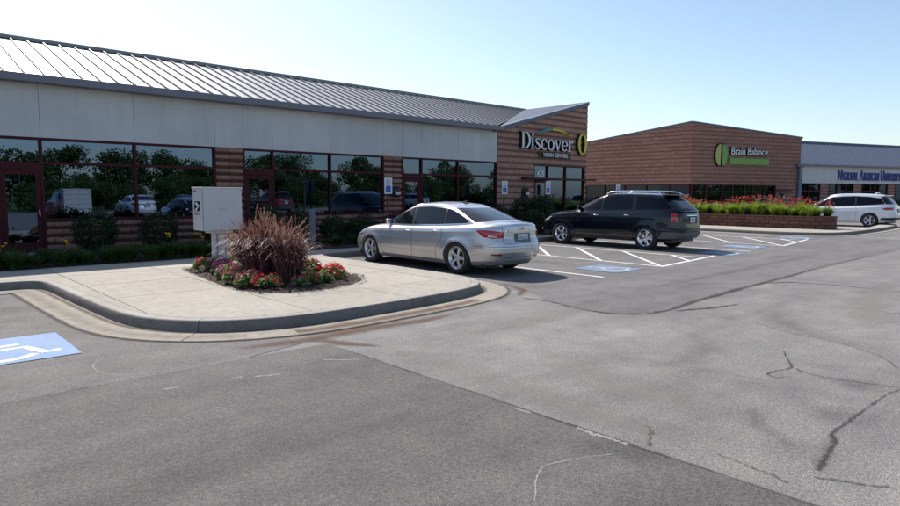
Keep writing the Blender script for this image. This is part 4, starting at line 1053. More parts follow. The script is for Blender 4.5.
    def greenhouse(s, parent, mat, name='roof'):
        g = s.p['gh']; N = 90; w, yf, yr = s.gl(.3); th = s.thetas(N, w, yf, yr, g['nf'], g['nr'], g['ym']); V = []; rows = []
        hv = []
        for (a, b), (c, d) in zip(s.HV, s.HV[1:]):
            for k in range(3): hv.append((a+(c-a)*k/3, b+(d-b)*k/3))
        hv.append((1, 1))
        for q in hv:
            x, y, z = s.g_pt(th, q); x[0] = x[-1] = 0; b = len(V); V += list(zip(x, y, z)); V += list(zip(-x[1:-1], y[1:-1], z[1:-1])); rows.append(b)
        loop = list(range(N))+[N+N-3-i for i in range(N-2)]; m_ = len(loop); Fs = []
        for b0, b1 in zip(rows, rows[1:]):
            for i in range(m_): Fs.append((b0+loop[i], b0+loop[(i+1) % m_], b1+loop[(i+1) % m_], b1+loop[i]))
        b0 = rows[-1]; prev = None; K = 12; cr = g['crown']; w1, f1, r1 = s.gl(1)
        for i in range(1, N-1):
            x, y, z = V[b0+i]; row = [b0+i]; e = min(f1-y, y-r1); c = cr*math.sqrt(max(0, min(1, e/.45)))
            for k in range(1, K): kk = 1-2*k/K; row.append(len(V)); V.append((x*kk, y, z+c*(1-abs(kk)**2.4)))
            row.append(b0+N+i-1)
            if prev is None:
                for a, c_ in zip(row, row[1:]): Fs.append((b0, a, c_))
            else:
                for a0, a1, c0, c1 in zip(prev, prev[1:], row, row[1:]): Fs.append((a0, a1, c1, c0))
            prev = row
        for a, c_ in zip(prev, prev[1:]): Fs.append((b0+N-1, c_, a))
        me = mesh_of(V, Fs, name); bm = bmesh.new(); bm.from_mesh(me); bmesh.ops.remove_doubles(bm, verts=bm.verts, dist=1e-5); bmesh.ops.recalc_face_normals(bm, faces=bm.faces); bm.to_mesh(me); bm.free()
        o = link(name, me, mat, parent, smooth=40); s.bvh(o, 'tg'); return o
    def g_side_x(s, y, z):
        """half width of greenhouse side at (y,z)"""
        g = s.p['gh']; h = np.full(np.shape(y), .5); 
        zb = s.deck_z(np.full(np.shape(y), g['w0']), y)-.015; zt = s.g_zr(y); v = np.clip((z-zb)/(zt-zb), 0, 1)
        h = np.interp(v, [q[1] for q in s.HV], [q[0] for q in s.HV]); w = g['w0']+(g['w1']-g['w0'])*h; yf = g['yf0']+(g['yf1']-g['yf0'])*h; yr = g['yr0']+(g['yr1']-g['yr0'])*h
        return s.half_w(y, w, yf, yr, g['nf'], g['nr'], g['ym'])
    def grid(s, P, name, mat, parent, label=None):
        """P (n,m,3)"""
        n, m_ = P.shape[:2]; V = P.reshape(-1, 3); Q = [(i*m_+j, (i+1)*m_+j, (i+1)*m_+j+1, i*m_+j+1) for i in range(n-1) for j in range(m_-1)]
        o = link(name, quads_mesh(V, Q, name), mat, parent, smooth=60)
        if label: o['label'] = label
        return o
    def bvh(s, o, key):
        from mathutils.bvhtree import BVHTree
        bm = bmesh.new(); bm.from_mesh(o.data); t = BVHTree.FromBMesh(bm); bm.free(); s.__dict__[key] = t
    def cast_side(s, y, z, sg, off, gh):
        T = s.tg if gh else s.tb; out = []
        for a, b in zip(np.atleast_1d(y), np.atleast_1d(z)):
            h, n, i, dd = T.ray_cast(Vector((sg*2.0, a, b)), Vector((-sg, 0, 0)))
            if h is None or h.x*sg < .3:
                x = (s.g_side_x(np.array([a]), np.array([b])) if gh else s.side_x(np.array([a]), np.array([b])))[0]; out.append((sg*(x+off), a, b))
            else: out.append(tuple(h+n*off))
        return np.array(out)
    def cast_end(s, x, z, off, front):
        out = []; sg = 1 if front else -1
        for a, b in zip(np.atleast_1d(x), np.atleast_1d(z)):
            h, n, i, dd = s.tb.ray_cast(Vector((a, sg*4.0, b)), Vector((0, -sg, 0)))
            if h is None: y = (s.front_y(a, b)+off) if front else (s.rear_y(a, b)-off); out.append((a, y, b))
            else: out.append(tuple(h+n*off))
        return np.array(out)
    def side_patch(s, poly_lo, poly_hi, name, mat, parent, sg, off=.004, gh=True, n=24, m_=8, **k):
        """region between two (y,z) polylines sharing the y range"""
        lo = np.array(poly_lo); hi = np.array(poly_hi); y0, y1 = min(lo[0, 0], hi[0, 0]), max(lo[-1, 0], hi[-1, 0])
        tt = np.linspace(0, 1, n); P = np.zeros((n, m_, 3))
        ylo = np.interp(tt, np.linspace(0, 1, len(lo)), lo[:, 0]); zlo = np.interp(tt, np.linspace(0, 1, len(lo)), lo[:, 1])
        yhi = np.interp(tt, np.linspace(0, 1, len(hi)), hi[:, 0]); zhi = np.interp(tt, np.linspace(0, 1, len(hi)), hi[:, 1])
        for j in range(m_):
            f = j/(m_-1); y = ylo+(yhi-ylo)*f; z = zlo+(zhi-zlo)*f; P[:, j] = s.cast_side(y, z, sg, off, gh)
        return s.grid(P, name, mat, parent, **k)
    def end_glass(s, front, name, mat, parent, v0=.1, v1=.84, sx=.86, off=.005, **k):
        g = s.p['gh']; n, m_ = 25, 10; P = np.zeros((n, m_, 3)); S = np.linspace(-sx, sx, n)
        for j in range(m_):
            v = v0+(v1-v0)*j/(m_-1); h = np.interp(v, [q[1] for q in s.HV], [q[0] for q in s.HV])
            w, yf, yr = s.gl(h); ye, nn = (yf, g['nf']) if front else (yr, g['nr']); w0, f0, r0 = s.gl(0); y0e = f0 if front else r0; w1, f1, r1 = s.gl(1); y1e = f1 if front else r1
            sh = 1-.0*abs(S); x = S*w; y = g['ym']+(ye-g['ym'])*(1-np.abs(S)**nn)**(1/nn)
            xb = S*w0; yb = g['ym']+(y0e-g['ym'])*(1-np.abs(S)**nn)**(1/nn); yt = g['ym']+(y1e-g['ym'])*(1-np.abs(S)**nn)**(1/nn)
            zb = s.deck_z(xb, yb)-.015; zt = s.g_zr(yt); z = zb+(zt-zb)*v
            sg = 1 if front else -1; dl = off
            P[:, j] = np.c_[x, y+sg*dl*.7, z+dl*.7]
        return s.grid(P, name, mat, parent, **k)
    def rear_patch(s, x0, x1, z0, z1, name, mat, parent, off=.004, n=12, m_=6, front=False, zf=None, **k):
        P = np.zeros((n, m_, 3)); X = np.linspace(x0, x1, n)
        for j in range(m_):
            zz0 = z0(X) if callable(z0) else z0; zz1 = z1(X) if callable(z1) else z1
            z = zz0+(zz1-zz0)*j/(m_-1)+np.zeros(n)
            P[:, j] = s.cast_end(X, z, off, front)
        return s.grid(P, name, mat, parent, **k)
    def wrap_patch(s, sg, ys, xr, zlo, zhi, name, mat, parent, off=.005, front=False, n=26, m_=7, **k):
        """lamp wrapped round a corner: from x=xr on the end face to y=ys on the flank; zlo/zhi functions of fraction"""
        w, yf, yr = s.lay(.7); nf, nr, ym = s.p['nf'], s.p['nr'], s.p['ym']; sgn = 1 if front else -1
        th = np.linspace(0, sgn*math.pi/2, 1500); x, y = s.outline(w, yf, yr, nf, nr, ym, th)
        ok = (x >= xr) & ((y <= ys) if not front else (y >= ys)); th = th[ok]; x, y = x[ok], y[ok]
        d = np.r_[0, np.cumsum(np.hypot(np.diff(x), np.diff(y)))]; T = np.interp(np.linspace(0, d[-1], n), d, th); fr = np.linspace(0, 1, n)
        P = np.zeros((n, m_, 3)); zl = zlo(fr); zh = zhi(fr)
        for j in range(m_):
            z = zl+(zh-zl)*j/(m_-1)
            for i in range(n):
                xx, yy = s.outline(w, yf, yr, nf, nr, ym, [T[i]]); yy0 = yy[0]
                t = float(np.clip((z[i]-s.z0(yy0))/(s.zs(yy0)-s.z0(yy0)), 0, 1)); w2, f2, r2 = s.lay(t); x2, y2 = s.outline(w2, f2, r2, nf, nr, ym, [T[i]])
                c = Vector((x2[0], y2[0]-ym*0)); sn, cs = math.sin(T[i]), math.cos(T[i])
                nx, ny = abs(cs)**(2) , sn*abs(sn); L = math.hypot(nx, ny)
                bul = off+.012*math.sin(math.pi*j/(m_-1))*math.sin(math.pi*min(1, fr[i]*1.0))
                xf = x2[0]+float(s.flare(y2[0], z[i]))*float(np.clip((x2[0]-.3)/.3, 0, 1)); P[i, j] = (sg*(xf+nx/L*bul), y2[0]+ny/L*bul, z[i])
        return s.grid(P, name, mat, parent, **k)
    def gap_line(s, pts, parent, sg, gh=False, wd=.007, name='panel_gap'):
        """dark shut line over the flank through (y,z) points"""
        P = []; 
        for (a, b), (c, d) in zip(pts, pts[1:]):
            for k in range(8): P.append((a+(c-a)*k/8, b+(d-b)*k/8))
        P.append(pts[-1]); P = np.array(P); dy, dz = np.gradient(P[:, 0]), np.gradient(P[:, 1]); L = np.hypot(dy, dz)+1e-9
        G = np.zeros((len(P), 2, 3))
        for j, q in enumerate((-.5, .5)):
            y = P[:, 0]-dz/L*wd*q; z = P[:, 1]+dy/L*wd*q; G[:, j] = s.cast_side(y, z, sg, .0025, False)
        return s.grid(G, name, 'black_plastic', parent)
def stretch(root, k, wk):
    """longer body, wheels kept round"""
    root.scale = (1, k, 1)
    for ch in root.children:
        if ch.name.split('.')[0] == 'wheel':
            sx_ = ch.scale.x; ch.scale = (sx_, wk/k, wk); ch.location.z *= wk
def make_wheel(parent, loc, rt, wd, rim_r, sg, spokes=5, style='five', rimmat='alloy', outset=0.0):
    w = MB(); w.lathe([(-wd*.3, .02), (-wd*.3, rim_r*.82), (-wd*.1, rim_r*.86), (wd*.02, rim_r*.80), (wd*.02, .02)], 28)
    wh = w.build('wheel', 'black_plastic', parent, smooth=40, loc=loc)
    if sg < 0: wh.scale = (-1, 1, 1)
    t = MB(); a = wd/2; t.lathe([(-a*.8, rim_r-.005), (-a, rim_r+.02), (-a, rt-.035), (-a*.86, rt-.008), (-a*.5, rt), (0, rt+.001), (a*.5, rt), (a*.86, rt-.008), (a*1.0, rt-.035), (a*1.02, rim_r+.03), (a*.9, rim_r), (a*.75, rim_r-.006)], 48)
    t.build('tyre', 'rubber', wh, smooth=50)
    r = MB(); r.lathe([(-a*.7, rim_r-.02), (a*.5, rim_r-.022), (a*.78, rim_r-.014), (a*.90, rim_r+.003), (a*.93, rim_r-.006), (a*.72, rim_r-.03), (a*.35, rim_r-.05)], 48)
    r.lathe([(a*.2, .075), (a*.52, .07), (a*.62, .05), (a*.64, .0)], 20)
    for k in range(spokes):
        an = 2*math.pi*k/spokes+math.pi/2
        T = Matrix.Rotation(an, 4, 'X')
        V = []; rr = [.03, rim_r*.35, rim_r*.7, rim_r-.012]; ww = [.036, .030, .036, .056] if style == 'five' else [.05, .04, .05, .08]; xx = [a*.60, a*.62, a*.60, a*.70]
        for q, wq, xq in zip(rr, ww, xx):
            for (dx, dw) in ((0, -1), (.012, -.45), (.012, .45), (0, 1), (-.04, .8), (-.04, -.8)): V.append(T @ Vector((xq+dx, dw*wq, q)))
        Fs = []
        for i in range(3):
            for j in range(6): Fs.append((i*6+j, i*6+(j+1) % 6, (i+1)*6+(j+1) % 6, (i+1)*6+j))
        Fs += [list(range(6)), list(range(18, 24))]; r.add(V, Fs)
    r.build('rim', rimmat, wh, smooth=35)
    return wh
def mirror_part(car, root, sg, y, z, mat, sc=1.0):
    x = float(car.g_side_x(np.array([y]), np.array([z]))[0])
    b = MB(); bm = bmesh.new(); bmesh.ops.create_uvsphere(bm, u_segments=16, v_segments=10, radius=1)
    V = [Vector((sg*(x+.11*sc+v.co.x*.105*sc), y-.02+v.co.y*(.07 if v.co.y < 0 else .10)*sc*(1 if v.co.y > 0 else .5), z+.03+v.co.z*.07*sc)) for v in bm.verts]
    bm.verts.index_update(); b.add(V, [[v.index for v in f.verts] for f in bm.faces]); bm.free()
    b.add([(sg*(x-.01), y+.03, z-.03), (sg*(x+.05), y+.03, z-.01), (sg*(x+.05), y-.02, z-.01), (sg*(x-.01), y-.03, z-.03), (sg*(x-.01), y+.03, z+.0), (sg*(x+.05), y+.03, z+.03), (sg*(x+.05), y-.02, z+.03), (sg*(x-.01), y-.03, z)], FB)
    b.build('mirror', mat, root, smooth=50)
def handle_part(car, root, sg, y, z, mat='silver'):
    x = float(car.side_x(np.array([y]), np.array([z]))[0]); b = MB()
    b.tube([(sg*(x-.005), y-.09, z), (sg*(x+.028), y-.07, z+.002), (sg*(x+.032), y, z+.004), (sg*(x+.028), y+.07, z+.002), (sg*(x-.005), y+.09, z)], [.012, .014, .014, .014, .012], 8)
    b.build('door_handle', mat, root, smooth=True)
def text_mesh(s, size, ext=.0, sx=1, align='CENTER', bold=0):
    cu = bpy.data.curves.new('t', 'FONT'); cu.body = s; cu.size = size; cu.extrude = ext; cu.align_x = align; cu.offset = bold; cu.resolution_u = 3
    o = bpy.data.objects.new('t', cu); COL.objects.link(o); bpy.context.view_layer.update()
    me = bpy.data.meshes.new_from_object(o.evaluated_get(bpy.context.evaluated_depsgraph_get())); bpy.data.objects.remove(o)
    for v in me.vertices: v.co = Vector((v.co.x*sx, -v.co.z, v.co.y))    # stand up, facing -Y
    me.materials.clear(); return me

def plate(root, x, y, z, txt, w_=.305, h_=.152):
    b = MB(); b.bbox(x-w_/2, x+w_/2, y-.006, y, z-h_/2, z+h_/2, .003); p = b.build('licence_plate', 'plate', root)
    me = text_mesh(txt, .085, .0005, .82, bold=.001); o = link('plate_digits', me, 'plate_ink', p); o.location = (x, y-.0075, z-.035)
    return p

# ---------------- silver saloon
def sedan():
    p = dict(w=.895, axles=(1.345, -1.345), rt=.322, nf=4.2, nr=4.4, ym=-.05, yf=2.26, yr=-2.32, crown=.075, flare=.02, gap=.018,
        shoulder=[(-2.35, 1.045), (-2.0, 1.04), (-1.5, 1.0), (-.8, .955), (0, .925), (.8, .90), (1.1, .885), (1.5, .845), (1.9, .775), (2.1, .72), (2.3, .64)],
        sill=[(-2.35, .25), (-1.8, .21), (-1.3, .19), (1.3, .19), (1.9, .2), (2.3, .23)],
        layers=[(0, .80, 2.13, -2.18), (.1, .855, 2.2, -2.26), (.3, .888, 2.25, -2.325), (.42, .895, 2.26, -2.33), (.55, .895, 2.25, -2.30), (.66, .89, 2.23, -2.265), (.72, .882, 2.215, -2.262), (.86, .868, 2.15, -2.262), (.95, .84, 2.07, -2.25), (1, .80, 2.0, -2.215)],
        gh=dict(w0=.80, w1=.585, yf0=1.26, yf1=.16, yr0=-2.0, yr1=-.98, nf=4.2, nr=4.2, ym=-.35, crown=.045, roof=[(-1.2, 1.375), (-.8, 1.415), (-.4, 1.432), (0, 1.425), (.25, 1.395)]))
    c = Car(p); root = empty('parked_car', (9.66, 10.87, 0), label='silver four door saloon parked beside the flower island', cat='car', group='vehicles parked in the lot')
    body = c.body(root, 'silver'); roof = c.greenhouse(root, 'silver')
    for sg in (-1, 1):
        lo = [(1.02, .955), (.6, .962), (0, .975), (-.6, .995), (-1.2, 1.025), (-1.60, 1.06)]
        hi = [(.98, .985), (.50, 1.20), (.10, 1.345), (-.45, 1.375), (-1.0, 1.325), (-1.52, 1.105)]
        c.side_patch(lo, hi, 'window_trim', 'black_plastic', roof, sg, .003, n=34)
        c.side_patch([(.96, .970), (.5, .978), (.03, .990)], [(.90, .995), (.50, 1.18), (.06, 1.338)], 'side_window', 'side_glass', roof, sg, .007)
        c.side_patch([(-.06, .993), (-.5, 1.005), (-.90, 1.022)], [(-.03, 1.348), (-.42, 1.362), (-.86, 1.335)], 'side_window', 'side_glass', roof, sg, .007)
        c.side_patch([(-.94, 1.024), (-1.2, 1.038), (-1.52, 1.062)], [(-.91, 1.33), (-1.15, 1.265), (-1.46, 1.115)], 'side_window', 'side_glass', roof, sg, .007)
        # belt line brightwork
        c.side_patch([(1.02, .946), (.5, .952), (0, .963), (-.7, .986), (-1.62, 1.048)], [(1.02, .956), (.5, .963), (0, .975), (-.7, .998), (-1.64, 1.062)], 'belt_trim', 'chrome', roof, sg, .006, m_=2)
        c.gap_line([(.86, .90), (.93, .75), (.93, .4), (.86, .27)], body, sg)
        c.gap_line([(-.06, .955), (-.09, .7), (-.08, .4), (-.06, .27)], body, sg)
        c.gap_line([(-.88, .99), (-.97, .82), (-.93, .66), (-.80, .52), (-.78, .27)], body, sg)
        c.gap_line([(.90, .265), (0, .262), (-.80, .265)], body, sg)
        c.gap_line([(-1.79, .60), (-1.95, .62), (-2.12, .66)], body, sg, wd=.006)
        mirror_part(c, root, sg, .80, .985, 'silver', .78); handle_part(c, root, sg, .06, .835, 'chrome'); handle_part(c, root, sg, -.78, .865, 'chrome')
        # lamps
        c.wrap_patch(sg, -1.80, .50, lambda f: np.interp(f, [0, .25, .6, 1], [.905, .80, .765, .78]), lambda f: np.interp(f, [0, .25, .6, 1], [.93, .935, .925, .90]), 'tail_lamp', 'lamp_red', root, .008)
        c.wrap_patch(sg, -2.02, .62, lambda f: np.interp(f, [0, 1], [.80, .785]), lambda f: np.interp(f, [0, 1], [.835, .815]), 'tail_lamp_lens', 'lamp_clear', root, .022)
        c.wrap_patch(sg, 1.62, .55, lambda f: np.interp(f, [0, .5, 1], [.70, .62, .585]), lambda f: np.interp(f, [0, .5, 1], [.735, .72, .67]), 'headlight', 'lamp_clear', root, .008, front=True)
    c.end_glass(True, 'windscreen', 'car_glass', roof, .1, .86, .87, .006); c.end_glass(False, 'rear_window', 'car_glass', roof, .14, .86, .85, .006)
    # rear face furniture
    c.rear_patch(-.50, .50, .895, .92, 'chrome_strip', 'chrome', root, .012, 14, 3)
    b = MB(); y = float(c.rear_y(np.array([0.0]), np.array([.9]))[0])-.02; zc = .965
    b.add([(-.075, y, zc-.014), (-.02, y, zc-.014), (-.026, y, zc-.026), (.026, y, zc-.026), (.02, y, zc-.014), (.075, y, zc-.014), (.067, y, zc+.014), (.02, y, zc+.014), (.026, y, zc+.026), (-.026, y, zc+.026), (-.02, y, zc+.014), (-.067, y, zc+.014)], [list(range(12))]); b.build('emblem', 'gold', root)
    c.rear_patch(-.24, .24, .685, .865, 'plate_recess', 'grey_plastic', root, .004, 8, 3)
    yb = float(c.rear_y(np.array([0.0]), np.array([.78]))[0]); plate(root, 0, yb-.014, .775, 'HT4 L2E')
    # boot lid shut lines, bumper seam
    def hor(z, x0, x1, wd=.007):
        return c.rear_patch(x0, x1, z, z+wd, 'panel_gap', 'black_plastic', body, .003, 20, 2)
    hor(.662, -.52, .52); 
    for sg in (-1, 1): c.rear_patch(sg*.515, sg*.522, .662, 1.0, 'panel_gap', 'black_plastic', body, .003, 2, 10)
    c.rear_patch(-.5, .5, .385, .392, 'panel_gap', 'black_plastic', body, .003, 16, 2)
    c.rear_patch(-.80, .80, .60, .606, 'panel_gap', 'black_plastic', body, .003, 30, 2)
    for sg in (-1, 1): c.rear_patch(sg*.56, sg*.70, .43, .46, 'reflector', 'lamp_red_dark', root, .006, 5, 3)
    # grille
    c.rear_patch(-.42, .42, .40, .62, 'grille', 'black_plastic', root, .006, 14, 6, front=True)
    c.rear_patch(-.5, .5, .26, .36, 'lower_grille', 'black_plastic', root, .006, 14, 4, front=True)
    # boot lip, aerial fin, exhaust
    b = MB(); b.bbox(-.035, .035, -.86, -.66, 1.435, 1.452, .006); b.tube([(0, -.68, 1.445), (0, -.76, 1.465), (0, -.85, 1.50)], [.02, .018, .008], 8); b.build('aerial_fin', 'black_plastic', root, smooth=40)
    for yc in p['axles']:
        for sg in (-1, 1): make_wheel(root, (sg*.765, yc, .322), .322, .215, .225, sg)
    b = MB(); b.box(-.7, .7, -1.9, 1.9, .17, .24); b.tube([(-.7, 1.345, .32), (.7, 1.345, .32)], .035); b.tube([(-.7, -1.345, .32), (.7, -1.345, .32)], .035); b.build('underbody', 'black_plastic', root)
    return root, c
SED, cS = sedan()
stretch(SED, 1.13, 1.045)

# ---------------- black sport utility
def suv():
    p = dict(w=.905, axles=(1.43, -1.43), rt=.352, nf=4.6, nr=5.0, ym=0, yf=2.42, yr=-2.42, crown=.06, flare=.022, gap=.03,
        shoulder=[(-2.45, 1.17), (-1.8, 1.165), (-1, 1.14), (0, 1.115), (.9, 1.085), (1.2, 1.07), (1.7, 1.03), (2.05, .97), (2.3, .89), (2.45, .80)],
        sill=[(-2.4, .36), (-1.9, .30), (-1.4, .27), (1.4, .27), (2.0, .28), (2.4, .32)],
        layers=[(0, .84, 2.32, -2.30), (.08, .87, 2.38, -2.37), (.28, .90, 2.43, -2.43), (.36, .905, 2.43, -2.43), (.40, .902, 2.42, -2.385), (.6, .90, 2.39, -2.37), (.8, .885, 2.34, -2.36), (.93, .86, 2.2, -2.34), (1, .825, 2.12, -2.31)],
        gh=dict(w0=.805, w1=.60, yf0=1.32, yf1=.14, yr0=-2.36, yr1=-1.80, nf=4.2, nr=5.0, ym=-.5, crown=.045, roof=[(-2.0, 1.585), (-1.7, 1.625), (-1.1, 1.655), (-.5, 1.665), (-.1, 1.65), (.3, 1.615)]))
    c = Car(p); root = empty('parked_car', (17.68, 11.22, 0), label='black sport utility car with chrome roof rails parked nose to the kerb', cat='car', group='vehicles parked in the lot')
    body = c.body(root, 'black_paint'); roof = c.greenhouse(root, 'black_paint')
    for sg in (-1, 1):
        c.side_patch([(1.06, 1.15), (.5, 1.165), (.10, 1.175)], [(1.0, 1.175), (.55, 1.39), (.10, 1.56)], 'side_window', 'dark_glass', roof, sg, .005)
        c.side_patch([(.02, 1.175), (-.5, 1.19), (-.95, 1.20)], [(.02, 1.575), (-.4, 1.592), (-.90, 1.59)], 'side_window', 'dark_glass', roof, sg, .005)
        c.side_patch([(-1.07, 1.205), (-1.5, 1.215), (-2.08, 1.235)], [(-1.02, 1.588), (-1.4, 1.57), (-1.84, 1.52)], 'side_window', 'dark_glass', roof, sg, .005)
        c.gap_line([(.98, 1.02), (1.0, .8), (.98, .45), (.92, .36)], body, sg); c.gap_line([(.08, 1.04), (.06, .7), (.06, .36)], body, sg)
        c.gap_line([(-.95, 1.05), (-1.02, .9), (-.93, .72), (-.85, .6), (-.84, .36)], body, sg); c.gap_line([(.94, .355), (0, .352), (-.84, .355)], body, sg)
        c.side_patch([(.92, .50), (0, .50), (-.9, .50)], [(.92, .545), (0, .545), (-.9, .545)], 'side_moulding', 'black_plastic', body, sg, .012, gh=False, m_=4)
        mirror_part(c, root, sg, .86, 1.19, 'black_paint', 1.0); handle_part(c, root, sg, .18, 1.0, 'chrome'); handle_part(c, root, sg, -.84, 1.02, 'chrome')
        c.wrap_patch(sg, -2.12, .66, lambda f: np.interp(f, [0, 1], [.86, .85]), lambda f: np.interp(f, [0, 1], [1.13, 1.13]), 'tail_lamp', 'lamp_red', root, .008)
        c.wrap_patch(sg, 1.96, .52, lambda f: np.interp(f, [0, 1], [.76, .70]), lambda f: np.interp(f, [0, .5, 1], [.93, .90, .83]), 'headlight', 'lamp_clear', root, .01, front=True)
        rl = MB(); x = .60
        rl.tube([(sg*x, .0, 1.655), (sg*x, -.12, 1.715), (sg*x, -.35, 1.742), (sg*x, -.9, 1.752), (sg*x, -1.45, 1.74), (sg*x, -1.66, 1.71), (sg*x, -1.78, 1.645)], .02, 8)
        for yy in (-.55, -1.2): rl.tube([(sg*x, yy, 1.64), (sg*x, yy, 1.74)], .018, 8)
        rl.build('roof_rail', 'chrome', root, smooth=50)
    c.end_glass(True, 'windscreen', 'car_glass', roof, .1, .88, .87, .006); c.end_glass(False, 'rear_window', 'car_glass', roof, .12, .84, .86, .006)
    b = MB(); b.bbox(-.56, .56, -2.0, -1.76, 1.615, 1.655, .015); b.build('rear_spoiler', 'black_paint', root, smooth=40)
    b = MB()
    b.tube([(.0, -2.335, 1.20), (-.18, -2.31, 1.235), (-.40, -2.30, 1.25)], .010, 6); b.build('rear_wiper', 'black_plastic', root)
    c.rear_patch(-.30, .30, .80, 1.02, 'plate_recess', 'black_plastic', root, .004, 8, 3); yb = float(c.rear_y(np.array([0.0]), np.array([.9]))[0]); plate(root, 0, yb-.014, .91, 'FW7 R9C')
    c.rear_patch(-.30, .30, 1.025, 1.05, 'chrome_strip', 'chrome', root, .012, 10, 2)
    c.rear_patch(-.88, .88, .36, .56, 'bumper_insert', 'grey_plastic', root, .006, 40, 6)
    c.rear_patch(-.60, .60, .70, .706, 'panel_gap', 'black_plastic', body, .003, 20, 2)
    c.rear_patch(-.45, .45, .52, .76, 'grille', 'black_plastic', root, .008, 14, 6, front=True); c.rear_patch(-.45, .45, .62, .64, 'chrome_strip', 'chrome', root, .014, 14, 2, front=True)
    for sg in (-1, 1):
        b = MB(); y = float(c.front_y(np.array([.6]), np.array([.5]))[0]); b.lathe([(-.02, .055), (.0, .05), (.012, .0)], 14, 'y', (sg*.6, y, .47)); b.build('fog_lamp', 'lamp_clear', root, smooth=True)
        for yc in p['axles']: make_wheel(root, (sg*.785, yc, .352), .352, .23, .235, sg, 5, 'wide', 'chrome')
    b = MB(); b.box(-.7, .7, -2.1, 2.0, .24, .32); b.tube([(-.7, 1.43, .35), (.7, 1.43, .35)], .035); b.tube([(-.7, -1.43, .35), (.7, -1.43, .35)], .035); b.build('underbody', 'black_plastic', root)
    return root, c
SUV, cU = suv()
stretch(SUV, 1.075, 1.03)

# ---------------- white minivan
def van():
    p = dict(w=.985, axles=(1.55, -1.51), rt=.355, nf=4.2, nr=4.6, ym=0, yf=2.52, yr=-2.6, crown=.06, flare=.02, gap=.045,
        shoulder=[(-2.65, 1.12), (-2, 1.11), (-1, 1.05), (0, 1.0), (1.0, .985), (1.4, .97), (1.8, .93), (2.2, .84), (2.5, .74)],
        sill=[(-2.6, .32), (-2, .24), (-1.5, .21), (1.5, .21), (2.1, .22), (2.6, .25)],
        layers=[(0, .90, 2.4, -2.42), (.1, .95, 2.46, -2.52), (.3, .98, 2.5, -2.6), (.42, .985, 2.5, -2.6), (.52, .985, 2.5, -2.56), (.75, .975, 2.45, -2.54), (.93, .94, 2.35, -2.52), (1, .90, 2.25, -2.48)],
        gh=dict(w0=.875, w1=.66, yf0=1.55, yf1=.45, yr0=-2.46, yr1=-1.98, nf=3.8, nr=4.4, ym=-.4, crown=.045, roof=[(-2.2, 1.61), (-1.8, 1.655), (-1, 1.685), (-.2, 1.69), (.3, 1.66), (.6, 1.62)]))
    c = Car(p); root = empty('parked_car', (38.65, 10.55, 0), label='white minivan with dark windows parked beyond the raised planter', cat='van', group='vehicles parked in the lot')
    body = c.body(root, 'white_paint'); roof = c.greenhouse(root, 'white_paint')
    for sg in (-1, 1):
        c.side_patch([(1.25, 1.06), (0, 1.06), (-1, 1.10), (-2.1, 1.19)], [(1.12, 1.09), (.35, 1.52), (-.8, 1.60), (-2.0, 1.47)], 'window_trim', 'black_plastic', roof, sg, .003)
        c.side_patch([(1.22, 1.068), (.8, 1.065), (.36, 1.068)], [(1.08, 1.10), (.72, 1.32), (.40, 1.49)], 'side_window', 'dark_glass', roof, sg, .006)
        c.side_patch([(.29, 1.07), (-.3, 1.08), (-.8, 1.10)], [(.33, 1.51), (-.2, 1.57), (-.76, 1.585)], 'side_window', 'dark_glass', roof, sg, .006)
        c.side_patch([(-.88, 1.105), (-1.5, 1.14), (-2.05, 1.19)], [(-.84, 1.585), (-1.4, 1.56), (-1.95, 1.47)], 'side_window', 'dark_glass', roof, sg, .006)
        c.gap_line([(1.12, .96), (1.2, .8), (1.15, .45), (1.05, .32)], body, sg); c.gap_line([(.22, .99), (.2, .7), (.2, .32)], body, sg)
        c.gap_line([(-.85, 1.03), (-.95, .85), (-.9, .6), (-.9, .32)], body, sg); c.gap_line([(1.05, .315), (0, .312), (-.9, .315)], body, sg)
        mirror_part(c, root, sg, 1.05, 1.07, 'white_paint', 1.2); handle_part(c, root, sg, .36, .90, 'chrome'); handle_part(c, root, sg, .06, .90, 'chrome')
        c.wrap_patch(sg, -2.05, .62, lambda f: np.interp(f, [0, .3, 1], [.93, .88, .9]), lambda f: np.interp(f, [0, .3, 1], [.97, 1.01, 1.02]), 'tail_lamp', 'lamp_red', root, .01)
        c.wrap_patch(sg, 1.85, .6, lambda f: np.interp(f, [0, 1], [.76, .68]), lambda f: np.interp(f, [0, 1], [.84, .80]), 'headlight', 'lamp_clear', root, .01, front=True)
        for yc in p['axles']: make_wheel(root, (sg*.86, yc, .355), .355, .23, .24, sg, 5)
    c.end_glass(True, 'windscreen', 'car_glass', roof, .08, .88, .88, .006); c.end_glass(False, 'rear_window', 'car_glass', roof, .15, .84, .84, .006)
    b = MB(); b.bbox(-.6, .6, -2.16, -1.95, 1.60, 1.645, .02); b.build('rear_spoiler', 'white_paint', root, smooth=40)
    c.rear_patch(-.28, .28, .76, .95, 'plate_recess', 'grey_plastic', root, .004, 8, 3); yb = float(c.rear_y(np.array([0.0]), np.array([.85]))[0]); plate(root, 0, yb-.014, .86, 'KD3 N5B')
    c.rear_patch(-.9, .9, .34, .50, 'bumper_insert', 'black_plastic', root, .006, 40, 5)
    b = MB(); b.tube([(0, -1.5, 1.73), (0, -1.55, 1.765), (0, -1.66, 1.79), (0, -1.68, 1.73)], [.03, .025, .012, .03], 8); b.build('aerial_fin', 'white_paint', root, smooth=40)
    b = MB(); b.box(-.75, .75, -2.3, 2.2, .2, .28); b.build('underbody', 'black_plastic', root)
    return root, c
VAN, cV = van()
